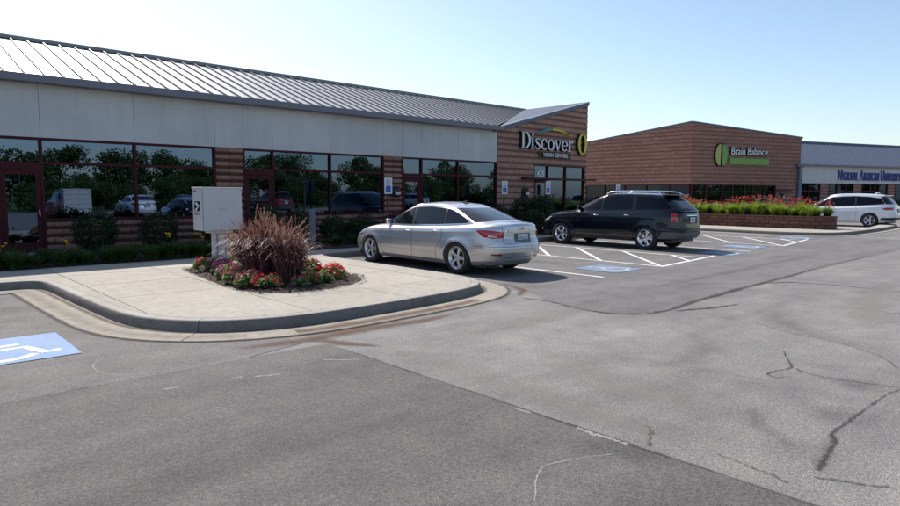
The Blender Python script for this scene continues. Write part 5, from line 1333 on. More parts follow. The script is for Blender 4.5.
# ============================================================ signs on the buildings
def stroke_mesh(strokes, depth, z0=0):
    """strokes: list of (points[(x,z)], widths, ...) extruded along -Y"""
    V = []; Fs = []
    for pts, wd, *sm in strokes:
        n = sm[0] if sm else 6
        P, Q = ribbon(pts, wd if isinstance(wd, (list, tuple)) else [wd]*len(pts), 0, 0, n)
        P = np.array(P); m_ = len(P)//2; b = len(V)
        for x, y, z in P: V.append((x, 0, y))
        for x, y, z in P: V.append((x, -depth, y))
        N = 2*m_
        for q in Q: Fs.append([b+i for i in q]); Fs.append([b+N+i for i in q[::-1]])
        for i in range(m_-1): Fs.append((b+i, b+i+1, b+N+i+1, b+N+i)); Fs.append((b+m_+i, b+N+m_+i, b+N+m_+i+1, b+m_+i+1))
        for i in (0, m_-1): Fs.append((b+i, b+m_+i, b+N+m_+i, b+N+i))
    me = mesh_of(V, Fs); bm = bmesh.new(); bm.from_mesh(me); bmesh.ops.recalc_face_normals(bm, faces=bm.faces); bm.to_mesh(me); bm.free(); return me
def arc(cx, cz, rx, rz, a0, a1, thick, thin, n=16, ph=0):
    pts = []; wd = []
    for k in range(n):
        a = R(a0+(a1-a0)*k/(n-1)); pts.append((cx+rx*math.cos(a), cz+rz*math.sin(a))); wd.append(thin+(thick-thin)*abs(math.cos(a+ph))**1.2)
    return (pts, wd, 3)
def serif(x, z, w_=.2): return ([(x-w_/2, z), (x+w_/2, z)], .045, 2)
TK, TN = .125, .035
G = {
 'D': (.66, [([(.14, 0), (.14, 1)], TK, 2), ([(.02, .02), (.30, .02)], TN+.01, 2), ([(.02, .98), (.30, .98)], TN+.01, 2), arc(.26, .5, .34, .47, -90, 90, .15, TN)]),
 'i': (.30, [([(.15, 0), (.15, .66)], TK, 2), serif(.15, .02, .28), ([(.03, .645), (.17, .645)], .04, 2), ([(.09, .87), (.21, .87)], .12, 2)]),
 's': (.44, [([(.37, .50), (.34, .62), (.22, .655), (.10, .60), (.08, .50), (.17, .39), (.29, .31), (.37, .20), (.33, .06), (.21, .015), (.09, .05), (.05, .19)], [.03, .04, .05, .07, .095, .12, .12, .095, .07, .05, .04, .03], 3)]),
 'c': (.50, [arc(.27, .335, .20, .315, 38, 318, TK, TN), ([(.38, .50), (.46, .50)], .10, 2)]),
 'o': (.56, [arc(.28, .335, .21, .315, 0, 360, TK, TN, 24)]),
 'v': (.54, [([(.08, .65), (.28, .0)], .115, 2), ([(.28, .0), (.46, .65)], .05, 2), serif(.09, .645, .24), serif(.45, .645, .2)]),
 'e': (.50, [arc(.26, .335, .20, .315, 0, 320, TK, TN), ([(.09, .345), (.44, .345)], .04, 2)]),
 'r': (.44, [([(.14, 0), (.14, .66)], TK, 2), serif(.14, .02, .28), ([(.02, .645), (.16, .645)], .04, 2), ([(.17, .42), (.24, .58), (.33, .63), (.41, .58)], [.04, .06, .08, .11], 3)]),
}
sign = empty('shop_sign', (22.9, FY-.05, 3.6), label='Discover Vision Centers sign, white serif letters with teal and yellow arc on banded brick', cat='sign')
LX, LZ, SC = 20.72, 3.62, .72
adv = sum(G[ch][0] for ch in 'Discover'); sx = (24.42-LX)/(adv*SC); x = LX
for ch in 'Discover':
    wd_, st_ = G[ch]
    def tf(st, gx=0.0):
        return [([(px*SC*sx, pz*SC) for px, pz in s_[0]], ([w_*SC*1.06+gx for w_ in s_[1]] if isinstance(s_[1], list) else s_[1]*SC*1.06+gx), *s_[2:]) for s_ in st]
    b_ = stroke_mesh(tf(st_, .035), .13); o = link('letter_return', b_, 'letter_black', sign); o.location = Vector((x-.035, FY-.05, LZ))-sign.location
    f_ = stroke_mesh(tf(st_), .02); o2 = link('letter', f_, 'letter_white', sign); o2.location = Vector((x-.02, FY-.185, LZ))-sign.location
    x += wd_*SC*sx
# the yellow O
cxo, czo = 25.15, 4.02
for mt, dd, yy, gx in (('letter_black', .13, .05, .03), ('letter_yellow', .02, .185, 0)):
    st_ = [arc(0, 0, .27, .46, 0, 360, .17+gx, .06+gx, 30)]; st_[0][0][-1] = st_[0][0][0]
    o = link('letter' if mt != 'letter_black' else 'letter_return', stroke_mesh(st_, dd), mt, sign); o.location = Vector((cxo, FY-yy, czo))-sign.location
# swoosh arc
a_p = lambda t: (21.75+t*2.55, 4.30+.36*math.sin(math.pi*(.10+.78*t))-.10)
for mt, t0, t1, w0_, w1_ in (('letter_teal', 0, .42, .02, .1), ('letter_yellow', .44, 1, .1, .02)):
    pts = [a_p(t0+(t1-t0)*k/9) for k in range(10)]; me = stroke_mesh([(pts, list(np.linspace(w0_, w1_, 10)), 3)], .10)
    o = link('swoosh', me, mt, sign); o.location = Vector((0, FY-.09, 0))-sign.location
for mt, yy, ex, bo in (('letter_black', .07, .03, .014), ('letter_white', .12, .01, .002)):
    me = text_mesh('VISION CENTERS', .24, ex, 1.0, 'CENTER', bo); o = link('tagline', me, mt, sign); o.location = Vector((23.2, FY-yy, 3.33))-sign.location
b = MB(); b.bbox(22.0, 24.42, FY-.06, FY-.03, 3.28, 3.56, .005); b.build('tagline_rail', 'letter_black', sign, world=True)
me = text_mesh('425', .36, .004, .95, 'CENTER', .008); o = link('door_number', me, 'letter_white', dw); o.location = Vector((22.3, FY+.03, 2.44))-dw.location
# brick store sign
def rot_empty(name, lx, lz, off=-.04, **k):
    v = TB @ Vector((lx, off, lz)); return empty(name, tuple(v), BA, **k)
s2 = rot_empty('shop_sign', 2.55, 4.45, label='Brain Balance sign with green split oval logo on the far brown brick wall', cat='sign')
def half_oval(side, rx, rz, gap, dep, y0, mat, name):
    th = np.linspace(-math.pi/2, math.pi/2, 20); P = [(side*(gap+max(0, rx*math.cos(a)**.8 if math.cos(a) > 0 else 0)), rz*math.sin(a)) for a in th]
    b = MB(); n = len(P); V = [(x_, y0, z_) for x_, z_ in P]+[(x_, y0-dep, z_) for x_, z_ in P]
    b.add(V, [list(range(n)), list(range(n, 2*n))]+[(i, (i+1) % n, n+(i+1) % n, n+i) for i in range(n)]); return b.build(name, mat, s2)
for sd, mt in ((-1, 'logo_olive'), (1, 'logo_green')):
    half_oval(sd, .52, .80, .05, .16, .02, 'letter_black', 'logo_return'); half_oval(sd, .47, .74, .08, .02, -.145, mt, 'logo_half')
for mt, yy, ex, bo in (('letter_black', -.02, .06, .035), ('letter_white', -.1, .02, -.006)):
    me = text_mesh('Brain Balance', .78, ex, .84, 'LEFT', bo); o = link('lettering', me, mt, s2); o.location = (.92, yy, .05)
b = MB(); b.bbox(.86, 4.62, -.12, .02, -.64, -.20, .02); b.build('sign_bar', 'logo_green', s2)
me = text_mesh('ACHIEVEMENT CENTERS', .24, .004, 1.0, 'CENTER', 0); o = link('bar_lettering', me, 'logo_olive', s2); o.location = (2.74, -.13, -.50)
s3 = rot_empty('shop_sign', BLEN+5.35, 2.78, off=NYo-.06, label='National American University sign in blue capitals on the pale band at the right edge', cat='sign')
xx = 0
for wrd in ('NATIONAL', 'AMERICAN', 'UNIVERSITY'):
    me = text_mesh(wrd[0], 1.22, .04, .52, 'LEFT', .02); o = link('initial', me, 'letter_blue', s3); o.location = (xx, 0, .06); xx += .52*.95
    me = text_mesh(wrd[1:], .92, .04, .47, 'LEFT', .012); o = link('lettering', me, 'letter_blue', s3); o.location = (xx, 0, .06); xx += max(v.co.x for v in me.vertices)+.22

# ============================================================ wall lights, accessible signs, posts
def wall_light(x, z, y, label, mat4=None):
    root = empty('wall_light', (x, y, z), label=label, cat='wall light')
    b = MB(); bm = bmesh.new(); bmesh.ops.create_uvsphere(bm, u_segments=20, v_segments=12, radius=.19)
    V = [Vector((v.co.x, -abs(v.co.y)*.9-.001 if v.co.y < 0 else 0, v.co.z)) for v in bm.verts]; bm.verts.index_update(); b.add(V, [[v.index for v in f.verts] for f in bm.faces]); bm.free()
    b.bbox(-.2, .2, -.04, 0, -.2, .2, .015); b.build('housing', 'black_plastic', root, smooth=50)
    b = MB(); b.bbox(-.11, .11, -.185, -.1, -.12, -.0, .02); b.build('diffuser', 'lampglass', root)
wall_light(13.98, 1.72, FY-.04, 'black round wall light on the banded brick pier behind the silver car')
wall_light(21.15, 1.72, FY-.06, 'black round wall light left of the vision store door')
v = TB @ Vector((8.75, -.06, 1.55)); wall_light(v.x, v.z, v.y, 'small dark wall light on the far brown brick store')
def iso_sign(x, y, zt, label, zb=1.64, wd=.30):
    root = empty('parking_sign', (x, y, .15), label=label, cat='sign', group='accessible parking signs')
    b = MB(); b.tube([(x, y+.02, .1), (x, y+.02, zt-.05)], .03, 10); b.build('post', 'steel_post', root, world=True, smooth=True)
    b = MB(); b.bbox(x-wd/2, x+wd/2, y-.012, y-.006, zb, zt, .002); pl = b.build('sign_plate', 'sign_white', root, world=True)
    h = zt-zb; b = MB(); b.box(x-wd*.34, x+wd*.34, y-.015, y-.0125, zb+h*.10, zb+h*.50); b.build('blue_panel', 'sign_blue', pl, world=True)
    me = symbol_mark(0, 0, wd*.48, 0, 'sign_white', 0)
    for v in me.vertices: v.co = Vector((v.co.x, -.003-v.co.z, v.co.y))
    o = link('wheelchair_symbol', me, 'letter_white', pl); o.location = Vector((x, y-.015, zb+h*.30))-root.location
    for k, (q, l) in enumerate(((.87, .5), (.76, .7), (.65, .62), (.57, .4))):
        b = MB(); b.box(x-wd*l/2, x+wd*l/2, y-.0145, y-.0125, zb+h*q-.01, zb+h*q+.008); b.build('text_line', 'letter_blue', pl, world=True)
iso_sign(11.93, 15.8, 2.14, 'accessible parking sign rising behind the roof front of the silver car, by the pier')
iso_sign(17.33, 15.8, 2.13, 'accessible parking sign between the silver and black cars, against banded brick')
iso_sign(19.95, 15.85, 2.16, 'accessible parking sign just right of the vision store door')
iso_sign(25.0, 15.85, 2.12, 'accessible parking sign peeping up behind the roof rails of the black car')
b = MB(); b.tube([(8.98, 15.4, .1), (8.98, 15.4, 1.18)], .09, 20); b.lathe([(1.18, .09), (1.21, .07), (1.22, 0)], 20, 'z', (8.98, 15.4, 0)); o = b.build('bollard', 'bollard_grey', smooth=40)
for v in o.data.vertices: v.co -= Vector((8.98, 15.4, .15))
o.location = (8.98, 15.4, .15); tag(o, 'short grey round bollard in the planting bed behind the purple grass', 'bollard')

# ============================================================ cluster mailbox
mb = empty('mail_collection_box', (5.08, 12.33, .15), label='grey cluster mailbox on a pale pedestal in the flower bed', cat='mailbox')
b = MB(); b.bbox(4.66, 5.46, 12.08, 12.55, .92, 1.74, .012); b.bbox(4.645, 5.475, 12.065, 12.565, 1.735, 1.765, .008); b.build('cabinet', 'mailbox', mb, world=True)
b = MB(); b.bbox(4.95, 5.20, 12.22, 12.42, .18, .92, .012); b.bbox(4.86, 5.29, 12.14, 12.5, .86, .921, .01); b.build('pedestal', 'post_white', mb, world=True)
b = MB(); b.bbox(4.90, 5.25, 12.17, 12.47, .17, .20, .005); b.build('base_plate', 'post_white', mb, world=True)
b = MB()
for x in (4.99, 5.16): b.box(x-.006, x+.006, 12.214, 12.2185, .22, .85)
b.build('pedestal_groove', 'mailbox_line', mb, world=True)
b = MB(); b.box(4.668, 4.674, 12.075, 12.079, .93, 1.73); b.box(4.98, 5.14, 12.0765, 12.079, 1.33, 1.336); b.build('back_seam', 'mailbox_line', mb, world=True)
# compartment doors face the building
for r_ in range(5):
    for c_ in range(2):
        b = MB(); b.bbox(4.68+.39*c_, 4.68+.39*c_+.38, 12.552, 12.562, .945+.157*r_, .945+.157*r_+.148, .004); D = b.build('compartment_door', 'post_white', mb, world=True)
        b = MB(); b.tube([(4.68+.39*c_+.32, 12.562, 1.02+.157*r_), (4.68+.39*c_+.32, 12.568, 1.02+.157*r_)], .012, 8); b.build('lock', 'mailbox_line', D, world=True)
# postal eagle mark on the left side face: dark square with swept white head
X = 4.655
def on_side(P): return [(X, 12.55-py, pz) for py, pz in P]
def side_poly(P, mat, name, off):
    b = MB(); V = [(4.66-.0015*off, 12.33-py, pz) for py, pz in P]; b.add(V, [list(range(len(P)))]); return b.build(name, mat, mb, world=True)
side_poly([(-.16, 1.30), (.12, 1.30), (.16, 1.49), (-.12, 1.49)], 'letter_black', 'eagle_logo', 1)
side_poly([(-.15, 1.31), (-.02, 1.31), (.07, 1.385), (.02, 1.385)], 'sign_white', 'eagle_body', 2)
side_poly([(-.12, 1.46), (-.02, 1.47), (.10, 1.415), (.13, 1.375), (.05, 1.40), (-.03, 1.41)], 'sign_white', 'eagle_head', 2)
for i, zz in enumerate((1.265, 1.235)):
    side_poly([(-.14, zz-.009), (.10, zz-.009), (.10, zz+.009), (-.14, zz+.009)], 'mailbox_line', 'logo_caption', 1)
side_poly([(-.18, 1.675), (-.02, 1.675), (-.02, 1.70), (-.18, 1.70)], 'mailbox_line', 'number_label', 1)

# ============================================================ plants
def blades(n, rad, hgt, wd, spread, seed, droop=.5, segs=4, z0=0.0, base=.05, lean=None, taper=True):
    """arching strap leaves from a common base"""
    r = np.random.default_rng(seed); a = r.uniform(0, 2*np.pi, n); h = hgt*r.uniform(.55, 1.0, n); out = rad*np.sqrt(r.uniform(.02, 1, n))*spread
    b0 = base*np.sqrt(r.random(n)); ab = r.uniform(0, 2*np.pi, n)
    t = np.linspace(0, 1, segs+1); V = np.zeros((n, segs+1, 2, 3)); w_ = wd*r.uniform(.6, 1.3, n)
    tw = a+np.pi/2+r.normal(0, .35, n)
    for j, tj in enumerate(t):
        rr = out*tj**1.5; z = h*(tj*(1+.35*droop)-droop*.55*(tj**3)*(out/rad+.2)); ww = w_*(1-tj**2.2*(1 if taper else 0))*.5+.0008
        cx_ = b0*np.cos(ab)+rr*np.cos(a); cy_ = b0*np.sin(ab)+rr*np.sin(a)
        V[:, j, 0] = np.c_[cx_+ww*np.cos(tw), cy_+ww*np.sin(tw), z0+z]; V[:, j, 1] = np.c_[cx_-ww*np.cos(tw), cy_-ww*np.sin(tw), z0+z]
    V = V.reshape(-1, 3); i = np.arange(n)[:, None]*(2*(segs+1)); j = np.arange(segs)[None]*2; b_ = (i+j).ravel()
    Q = np.c_[b_, b_+1, b_+3, b_+2]; tips = (V.reshape(n, segs+1, 2, 3)[:, -1].mean(1)); return V, Q, tips
def leafcards(C, size, seed, up=.3, elong=1.6):
    """one diamond leaf per centre"""
    r = np.random.default_rng(seed); n = len(C); d = r.normal(size=(n, 3)); d[:, 2] = d[:, 2]*.6+up*.2; d /= np.linalg.norm(d, axis=1)[:, None]
    e = np.cross(d, r.normal(size=(n, 3))); e /= np.linalg.norm(e, axis=1)[:, None]; s = size*r.uniform(.6, 1.35, n)[:, None]
    V = np.stack([C-d*s*elong/2, C+e*s/2*.8-d*s*.05, C+d*s*elong/2, C-e*s/2*.8-d*s*.05], 1).reshape(-1, 3); Q = np.arange(4*n).reshape(-1, 4); return V, Q
def ball_pts(n, rx, ry, rz, seed, hollow=.55, lump=.18):
    r = np.random.default_rng(seed); d = r.normal(size=(n, 3)); d /= np.linalg.norm(d, axis=1)[:, None]
    q = r.uniform(hollow, 1, n)**.7; k = r.normal(size=(6, 3)); k /= np.linalg.norm(k, axis=1)[:, None]
    bump_ = 1+lump*np.max(d@k.T, axis=1)**3-lump*.5
    return d*np.array([rx, ry, rz])*(q*bump_)[:, None]
def merge(parts):
    V = []; Q = []; b = 0
    for v, q in parts: V.append(v); Q.append(np.asarray(q)+b); b += len(v)
    return np.concatenate(V), np.concatenate(Q)

# purple fountain grass
fg = empty('fountain_grass', (4.98, 10.15, .2), label='large clump of purple fountain grass in the island flower bed', cat='ornamental grass')
parts = []
for k in range(7):
    rr = np.random.default_rng(50+k); ox, oy = rr.normal(0, .17), rr.normal(0, .2)
    v, q, tp = blades(620, .62, .95, .015, 1.0, 60+k, 1.2, 7, base=.2); v = v+np.array([ox, oy, 0]); parts.append((v, q))
v, q = merge(parts); link('blades', quads_mesh(v, q), 'fountain', fg)
# plumes: arching stems with furry heads
r = np.random.default_rng(77); parts = []; stems = []
for k in range(210):
    a = r.uniform(0, 2*np.pi); out = .58*r.uniform(.05, 1)**.6*r.choice([1, 1, 1, 1.25]); h = r.uniform(.7, 1.22)*(1-.26*min(1, out/.58)); bx_, by_ = r.normal(0, .17), r.normal(0, .19)
    pts = []; 
    for t in np.linspace(0, 1, 9):
        pts.append(np.array([bx_+out*t**1.7*math.cos(a), by_+out*t**1.7*math.sin(a), h*(t*1.22-.26*t**3*(out/.6+.3))]))
    P = np.array(pts); n = np.array([-math.sin(a), math.cos(a), 0])*.0022; V = np.concatenate([P+n, P-n]); stems.append((V, np.array([(i, i+1, 9+i+1, 9+i) for i in range(8)])))
    # furry head over last 28%
    m_ = 46; tt = r.uniform(.70, 1.03, m_); C = np.stack([np.interp(tt, np.linspace(0, 1, 9), P[:, i]) for i in range(3)], 1); dirn = P[-1]-P[-3]; dirn /= np.linalg.norm(dirn)
    C += (tt-1).clip(0)[:, None]*dirn*.3
    rad = .021*np.sin(np.pi*((tt-.68)/.38).clip(0.05, .97))**.6; d = r.normal(size=(m_, 3)); d -= (d@dirn)[:, None]*dirn; d /= np.linalg.norm(d, axis=1)[:, None]
    tip = C+d*rad[:, None]+dirn*.022; side = np.cross(d, dirn)*.0045
    V = np.stack([C-side, C+side, tip+side*.4, tip-side*.4], 1).reshape(-1, 3); parts.append((V, np.arange(4*m_).reshape(-1, 4)))
v, q = merge(stems); link('stems', quads_mesh(v, q), 'fountain', fg); v, q = merge(parts); link('plumes', quads_mesh(v, q), 'plume', fg)

# petunia / vinca plants with blossoms
def flower_plant(x, y, h, rad, petal, label, seed, nfl=26, z=.19):
    rad *= 1.15; h *= 1.06; nfl = int(nfl*1.7)
    root = empty('flowering_plant', (x, y, z), label=label, cat='flower', group='bedding flowers on the island')
    C = ball_pts(int(420*rad/.2), rad, rad, h*.62, seed); C[:, 2] = np.abs(C[:, 2])*.95+h*.08
    v, q = leafcards(C, .046, seed); link('leaves', quads_mesh(v, q), 'leaf_bed', root)
    r_ = np.random.default_rng(seed+1); P = []
    for k in range(nfl):
        d = r_.normal(size=3); d[2] = abs(d[2])+.25; d /= np.linalg.norm(d); c = d*np.array([rad, rad, h*.68])*r_.uniform(.92, 1.1)+np.array([0, 0, h*.10]); n = d
        u = np.cross(n, [0, 0, 1.]); u /= np.linalg.norm(u)+1e-6; w_ = np.cross(n, u); s = r_.uniform(.022, .036); ph = r_.uniform(0, 6)
        for m_ in range(5):
            a = ph+m_*2*np.pi/5; a2, a1 = a+.52, a-.52; f = lambda an, rr: u*math.cos(an)*rr+w_*math.sin(an)*rr
            P.append(np.array([c, c+f(a1, s)+n*.008, c+f(a, s*1.15)+n*.012, c+f(a2, s)+n*.008]))
    V = np.concatenate(P); link('blossoms', quads_mesh(V, np.arange(len(V)).reshape(-1, 4)), petal, root)['kind'] = 'stuff'
fl = [((4.56, 11.9), .30, .15, 'petal_red', 'thin red flowered plant standing alone at the left end of the bed', 14),
 ((4.80, 11.72), .32, .18, 'petal_pink', 'magenta flowered plant at the foot of the mailbox pedestal', 26),
 ((4.66, 11.12), .30, .2, 'petal_pink', 'pink and magenta bedding flowers left of the purple grass', 30),
 ((4.50, 10.55), .28, .2, 'petal_pink', 'magenta bedding flowers in the front left corner of the bed', 30),
 ((4.40, 9.95), .29, .22, 'petal_coral', 'pink and coral flowers spilling over the front edge of the bed', 34),
 ((4.38, 9.45), .28, .22, 'petal_coral', 'coral and red flowers at the nearest corner of the bed', 34),
 ((4.52, 9.12), .24, .19, 'petal_red', 'red flowers just right of the nearest corner of the bed', 24),
 ((4.98, 8.98), .2, .14, 'petal_coral', 'small sparse coral flowered plant in front of the purple grass', 8),
 ((5.22, 9.02), .24, .15, 'petal_red', 'small red flowered plant in front of the purple grass', 12),
 ((5.55, 9.1), .2, .13, 'petal_coral', 'low leafy plant with few coral flowers near the right corner', 5),
 ((5.8, 9.22), .27, .17, 'petal_red', 'red flowers at the right end of the island bed', 22),
 ((6.02, 9.62), .26, .18, 'petal_red', 'rightmost red flowered plant of the island bed', 22),
 ((5.95, 10.3), .30, .2, 'petal_red', 'red flowered plant at right of the purple grass, tallest there', 28),
 ((5.75, 10.9), .30, .2, 'petal_coral', 'coral flowered plant behind the right shoulder of the purple grass', 22),
 ((5.5, 12.6), .28, .18, 'petal_red', 'red flowered plant behind the mailbox pedestal', 16)]
for i, ((x, y), h, rd, pt, lb, nf) in enumerate(fl): flower_plant(x, y, h, rd, pt, lb, 200+3*i, nf, z=.165+.03*(h > .21))

# planting along the facade
def lily_variant(seed, n, h, rad, mat, blooms=0, bmat='petal_yellow', wd=.022):
    root = empty('day_lily', (0, 0, 0)); v, q, tp = blades(n, rad, h, wd, 1, seed, .8, 5, base=.1); link('leaves', quads_mesh(v, q), mat, root)
    if blooms:
        r_ = np.random.default_rng(seed); P = []; S = []
        for k in range(blooms):
            a = r_.uniform(0, 6.28); o_ = r_.uniform(0, rad*.7); c = np.array([o_*math.cos(a), o_*math.sin(a), h*r_.uniform(.75, 1.3)])
            S.append((np.array([[0, .003, 0], [0, -.003, 0], c+[0, -.003, 0], c+[0, .003, 0]]), np.array([[0, 1, 2, 3]])))
            for m_ in range(6):
                an = m_*1.047+r_.uniform(0, .3); d = np.array([math.cos(an), math.sin(an), .7]); s = r_.uniform(.035, .06); e = np.array([-math.sin(an), math.cos(an), 0])*s*.4
                P.append((np.array([c, c+d*s*.6-e, c+d*s, c+d*s*.6+e]), np.array([[0, 1, 2, 3]])))
        v, q = merge(P); link('blooms', quads_mesh(v, q), bmat, root)['kind'] = 'stuff'; v, q = merge(S); link('stems', quads_mesh(v, q), mat, root)
    return root
def place_variants(protos, spots, label, cat, group, z=.16, own=None):
    """first use of each prototype moves it, later uses are copies"""
    used = set(); r_ = np.random.default_rng(5)
    for i, (x, y, s, k) in enumerate(spots):
        p_ = protos[k]
        o = p_ if k not in used else copy_tree(p_)
        used.add(k); o.location = (x, y, z); o.scale = (s, s, s); o.rotation_euler = (0, 0, r_.uniform(0, 6.28)) ; tag(o, own[i] if own else label[k], cat, group)
    for k, p_ in enumerate(protos):
        if k not in used:
            for c in list(p_.children): bpy.data.objects.remove(c)
            bpy.data.objects.remove(p_)
LP = [lily_variant(301, 240, .33, .34, 'leaf_green'), lily_variant(302, 240, .38, .36, 'leaf_green', 3)]
r = np.random.default_rng(12); spots = []
for x in np.arange(-1.0, 8.6, .42): spots.append((x+r.normal(0, .08), 14.78+r.normal(0, .07), r.uniform(.8, 1.15), 1 if r.random() < .1 else 0))
for x in np.arange(-1.0, 12.0, .6): spots.append((x+r.normal(0, .1), 15.4+r.normal(0, .1), r.uniform(.8, 1.1), 0))
spots += [(2.9, 14.9, 1.0, 1), (5.62, 14.75, 1.05, 1), (1.9, 14.95, 1, 1)]
place_variants(LP, spots, ['green day lily without flowers in the shaded bed along the storefront', 'green day lily with yellow blooms in the shaded bed along the storefront'], 'plant', 'day lilies along the storefront')
def shrub(seed, rx, ry, h, mat='leaf_dark', n=2600, size=.05, name='shrub'):
    root = empty(name, (0, 0, 0)); C = ball_pts(n, rx, ry, h*.55, seed, .5, .25); C[:, 2] = C[:, 2]+h*.52; C = C[C[:, 2] > .02]
    v, q = leafcards(C, size, seed); link('foliage', quads_mesh(v, q), mat, root)
    b = MB()
    for k in range(5):
        a = k*1.26; b.tube([(0, 0, 0), (rx*.25*math.cos(a), ry*.25*math.sin(a), h*.3), (rx*.5*math.cos(a), ry*.5*math.sin(a), h*.65)], [.018, .012, .006], 5)
    b.build('stems', 'bark', root); return root
SH = [shrub(401, .55, .5, 1.0), shrub(402, .45, .45, .75, n=2000), shrub(403, .5, .5, .85, 'leaf_red', 2200, .04)]
sp = [(3.95, 16.9, 1.0, 0), (5.35, 16.7, .95, 0), (6.9, 16.7, 1.0, 0), (1.2, 16.8, 1.0, 0), (8.1, 16.4, 1.05, 0), (9.3, 16.7, .95, 0), (10.2, 16.3, 1.0, 1), (11.3, 16.8, .8, 1), (10.9, 15.6, 1.0, 1), (12.2, 15.5, 1.0, 1), (13.0, 16.6, .95, 2), (13.7, 16.9, 1.0, 2), (11.8, 16.9, .9, 2),
      (14.6, 16.3, 1.0, 1), (15.8, 16.6, 1.0, 0), (17.1, 16.4, 1, 1), (18.2, 16.9, 1.0, 0), (19.3, 16.5, 1.3, 0), (20.0, 16.3, 1.35, 0), (20.7, 16.6, 1.1, 0), (23.4, 16.3, 1.15, 0), (24.4, 16.5, 1.25, 0), (25.6, 16.5, 1.0, 0), (13.1, 15.3, 1, 1), (14.2, 15.3, 1, 1), (18.6, 15.4, 1.1, 1), (19.6, 15.3, 1.1, 1), (22, 15.6, .9, 1)]
place_variants(SH, sp, None, 'shrub', 'shrubs along the storefront', own=['round dark shrub under the left light of the first bay', 'round dark shrub under the mullion of the first bay', 'round dark shrub behind the mailbox', 'dark shrub beside the leftmost glass door', 'dark shrub at the pier right of the mailbox', 'dark shrub in front of the middle bay glass door', 'low green shrub just right of the grey bollard', 'low shrub against the wall under the middle bay mullion', 'low green shrub in the front row right of the bollard', 'low green shrub in front of the bonnet of the silver car', 'red leaved shrub under the right light of the middle bay', 'red leaved shrub beside the pier with the wall light', 'red leaved shrub under the middle bay mullion', 'low green shrub in front of the third bay door', 'round dark shrub under the left light of the third bay', 'low shrub under the third bay mullion', 'round dark shrub under the right light of the third bay', 'big dark shrub at the left end of the banded brick front', 'biggest dark shrub under the Discover sign, left one', 'dark shrub just left of the vision store door', 'large dark shrub before the bonnet of the black car', 'largest dark shrub under the vision store right window', 'dark shrub at the right corner of the vision store', 'low green shrub in the front row behind the silver car bonnet', 'low green shrub in the front row behind the silver car mirror', 'low green shrub in the front row behind the silver car boot', 'low green shrub in the front row between the two cars', 'low shrub at the foot of the sign by the vision store door'])
# ---------------- raised planter on the right
pl = empty('raised_planter', (31, 11, .15), label='long raised planter of brown split blocks curving beside the far walk', cat='planter')
pw = [(30.05, 24.0), (30.2, 16), (30.3, 12), (30.36, 9.6), (30.5, 8.98), (30.9, 8.72), (31.4, 8.72), (31.75, 9.1), (31.8, 10.0), (31.8, 24)]
PWp = smooth_path(pw, 2); Sx = seg_by_len(PWp, None); tot = Sx[-1]; bl = .42; ht = [.155+.165*k for k in range(4)]
bk = MB(); rr = np.random.default_rng(9)
for row in range(3):
    s0 = -(row % 2)*bl/2
    while s0 < tot:
        a, b_ = max(0, s0+.006), min(tot, s0+bl-.006); s0 += bl
        if b_-a < .05: continue
        p, q = at_len(PWp, Sx, a), at_len(PWp, Sx, b_); t = (q-p).normalized(); n = Vector((-t.y, t.x)); pr = rr.uniform(-.012, .012)-.012*(3-row)
        z0_, z1_ = .155+row*.165+.004, .155+(row+1)*.165-.004; m0 = (p+q)/2
        V = []
        for dd, zz0, zz1, ins in ((pr, z0_, z1_, 0), (pr-.02, z0_+.015, z1_-.015, .015)):
            for (c, sgn) in ((p, 1), (q, -1)):
                for zz in (zz0, zz1): V.append((c.x+t.x*ins*sgn+n.x*dd, c.y+t.y*ins*sgn+n.y*dd, zz))
        bk.add(V+[(V[i][0]+n.x*.22, V[i][1]+n.y*.22, V[i][2]) for i in range(4)], [(4, 5, 7, 6), (0, 1, 5, 4), (2, 6, 7, 3), (1, 3, 7, 5), (0, 4, 6, 2), (1, 9, 11, 3), (8, 0, 2, 10), (9, 8, 10, 11), (0, 8, 9, 1), (2, 3, 11, 10)])
bk.build('retaining_blocks', 'planter_block', pl, world=True, kind='stuff')
cap = MB(); P = [at_len(PWp, Sx, s) for s in np.linspace(0, tot, 60)]; O = offs(P, -.05); I = offs(P, .26)
V = [(v.x, v.y, z) for v in O for z in (.652, .71)]+[(v.x, v.y, z) for v in I for z in (.652, .71)]; n2 = 2*len(O); Fs = []
for i in range(len(O)-1): Fs += [(2*i, 2*i+2, 2*i+3, 2*i+1), (2*i+1, 2*i+3, n2+2*i+3, n2+2*i+1), (n2+2*i, n2+2*i+1, n2+2*i+3, n2+2*i+2), (2*i, n2+2*i, n2+2*i+2, 2*i+2)]
cap.add(V, Fs); cap.build('cap_course', 'planter_block', pl, world=True)
b = MB(); b.prism([tuple(v) for v in offs(P, .2)], .2, .64); b.build('soil_fill', 'soil', pl, world=True)
FLv = [lily_variant(501, 230, .60, .48, 'leaf_bright', 0, wd=.03), lily_variant(502, 220, .64, .46, 'leaf_bright', 16, 'petal_red', wd=.03), lily_variant(503, 220, .56, .46, 'leaf_green', 14, 'petal_coral', wd=.03), lily_variant(504, 220, .62, .46, 'leaf_bright', 20, 'petal_coral', wd=.03)]
spots = []; r = np.random.default_rng(21)
for y in np.arange(9.2, 21, .40):
    for j, x in enumerate((30.6, 30.95, 31.3, 31.6)):
        if y < 9.5 and j in (0, 3): continue
        k = 0 if j == 0 else int(r.choice([1, 2, 2, 3, 0])); spots.append((x+r.normal(0, .07), y+r.normal(0, .1), r.uniform(.75, 1.25), k))
place_variants(FLv, spots, ['bright green day lily without blooms in the raised planter', 'day lily with red blooms in the raised planter', 'dark leaved day lily with coral blooms in the raised planter', 'bright day lily with many coral blooms in the raised planter'], 'plant', 'day lilies in the raised planter', z=.64)

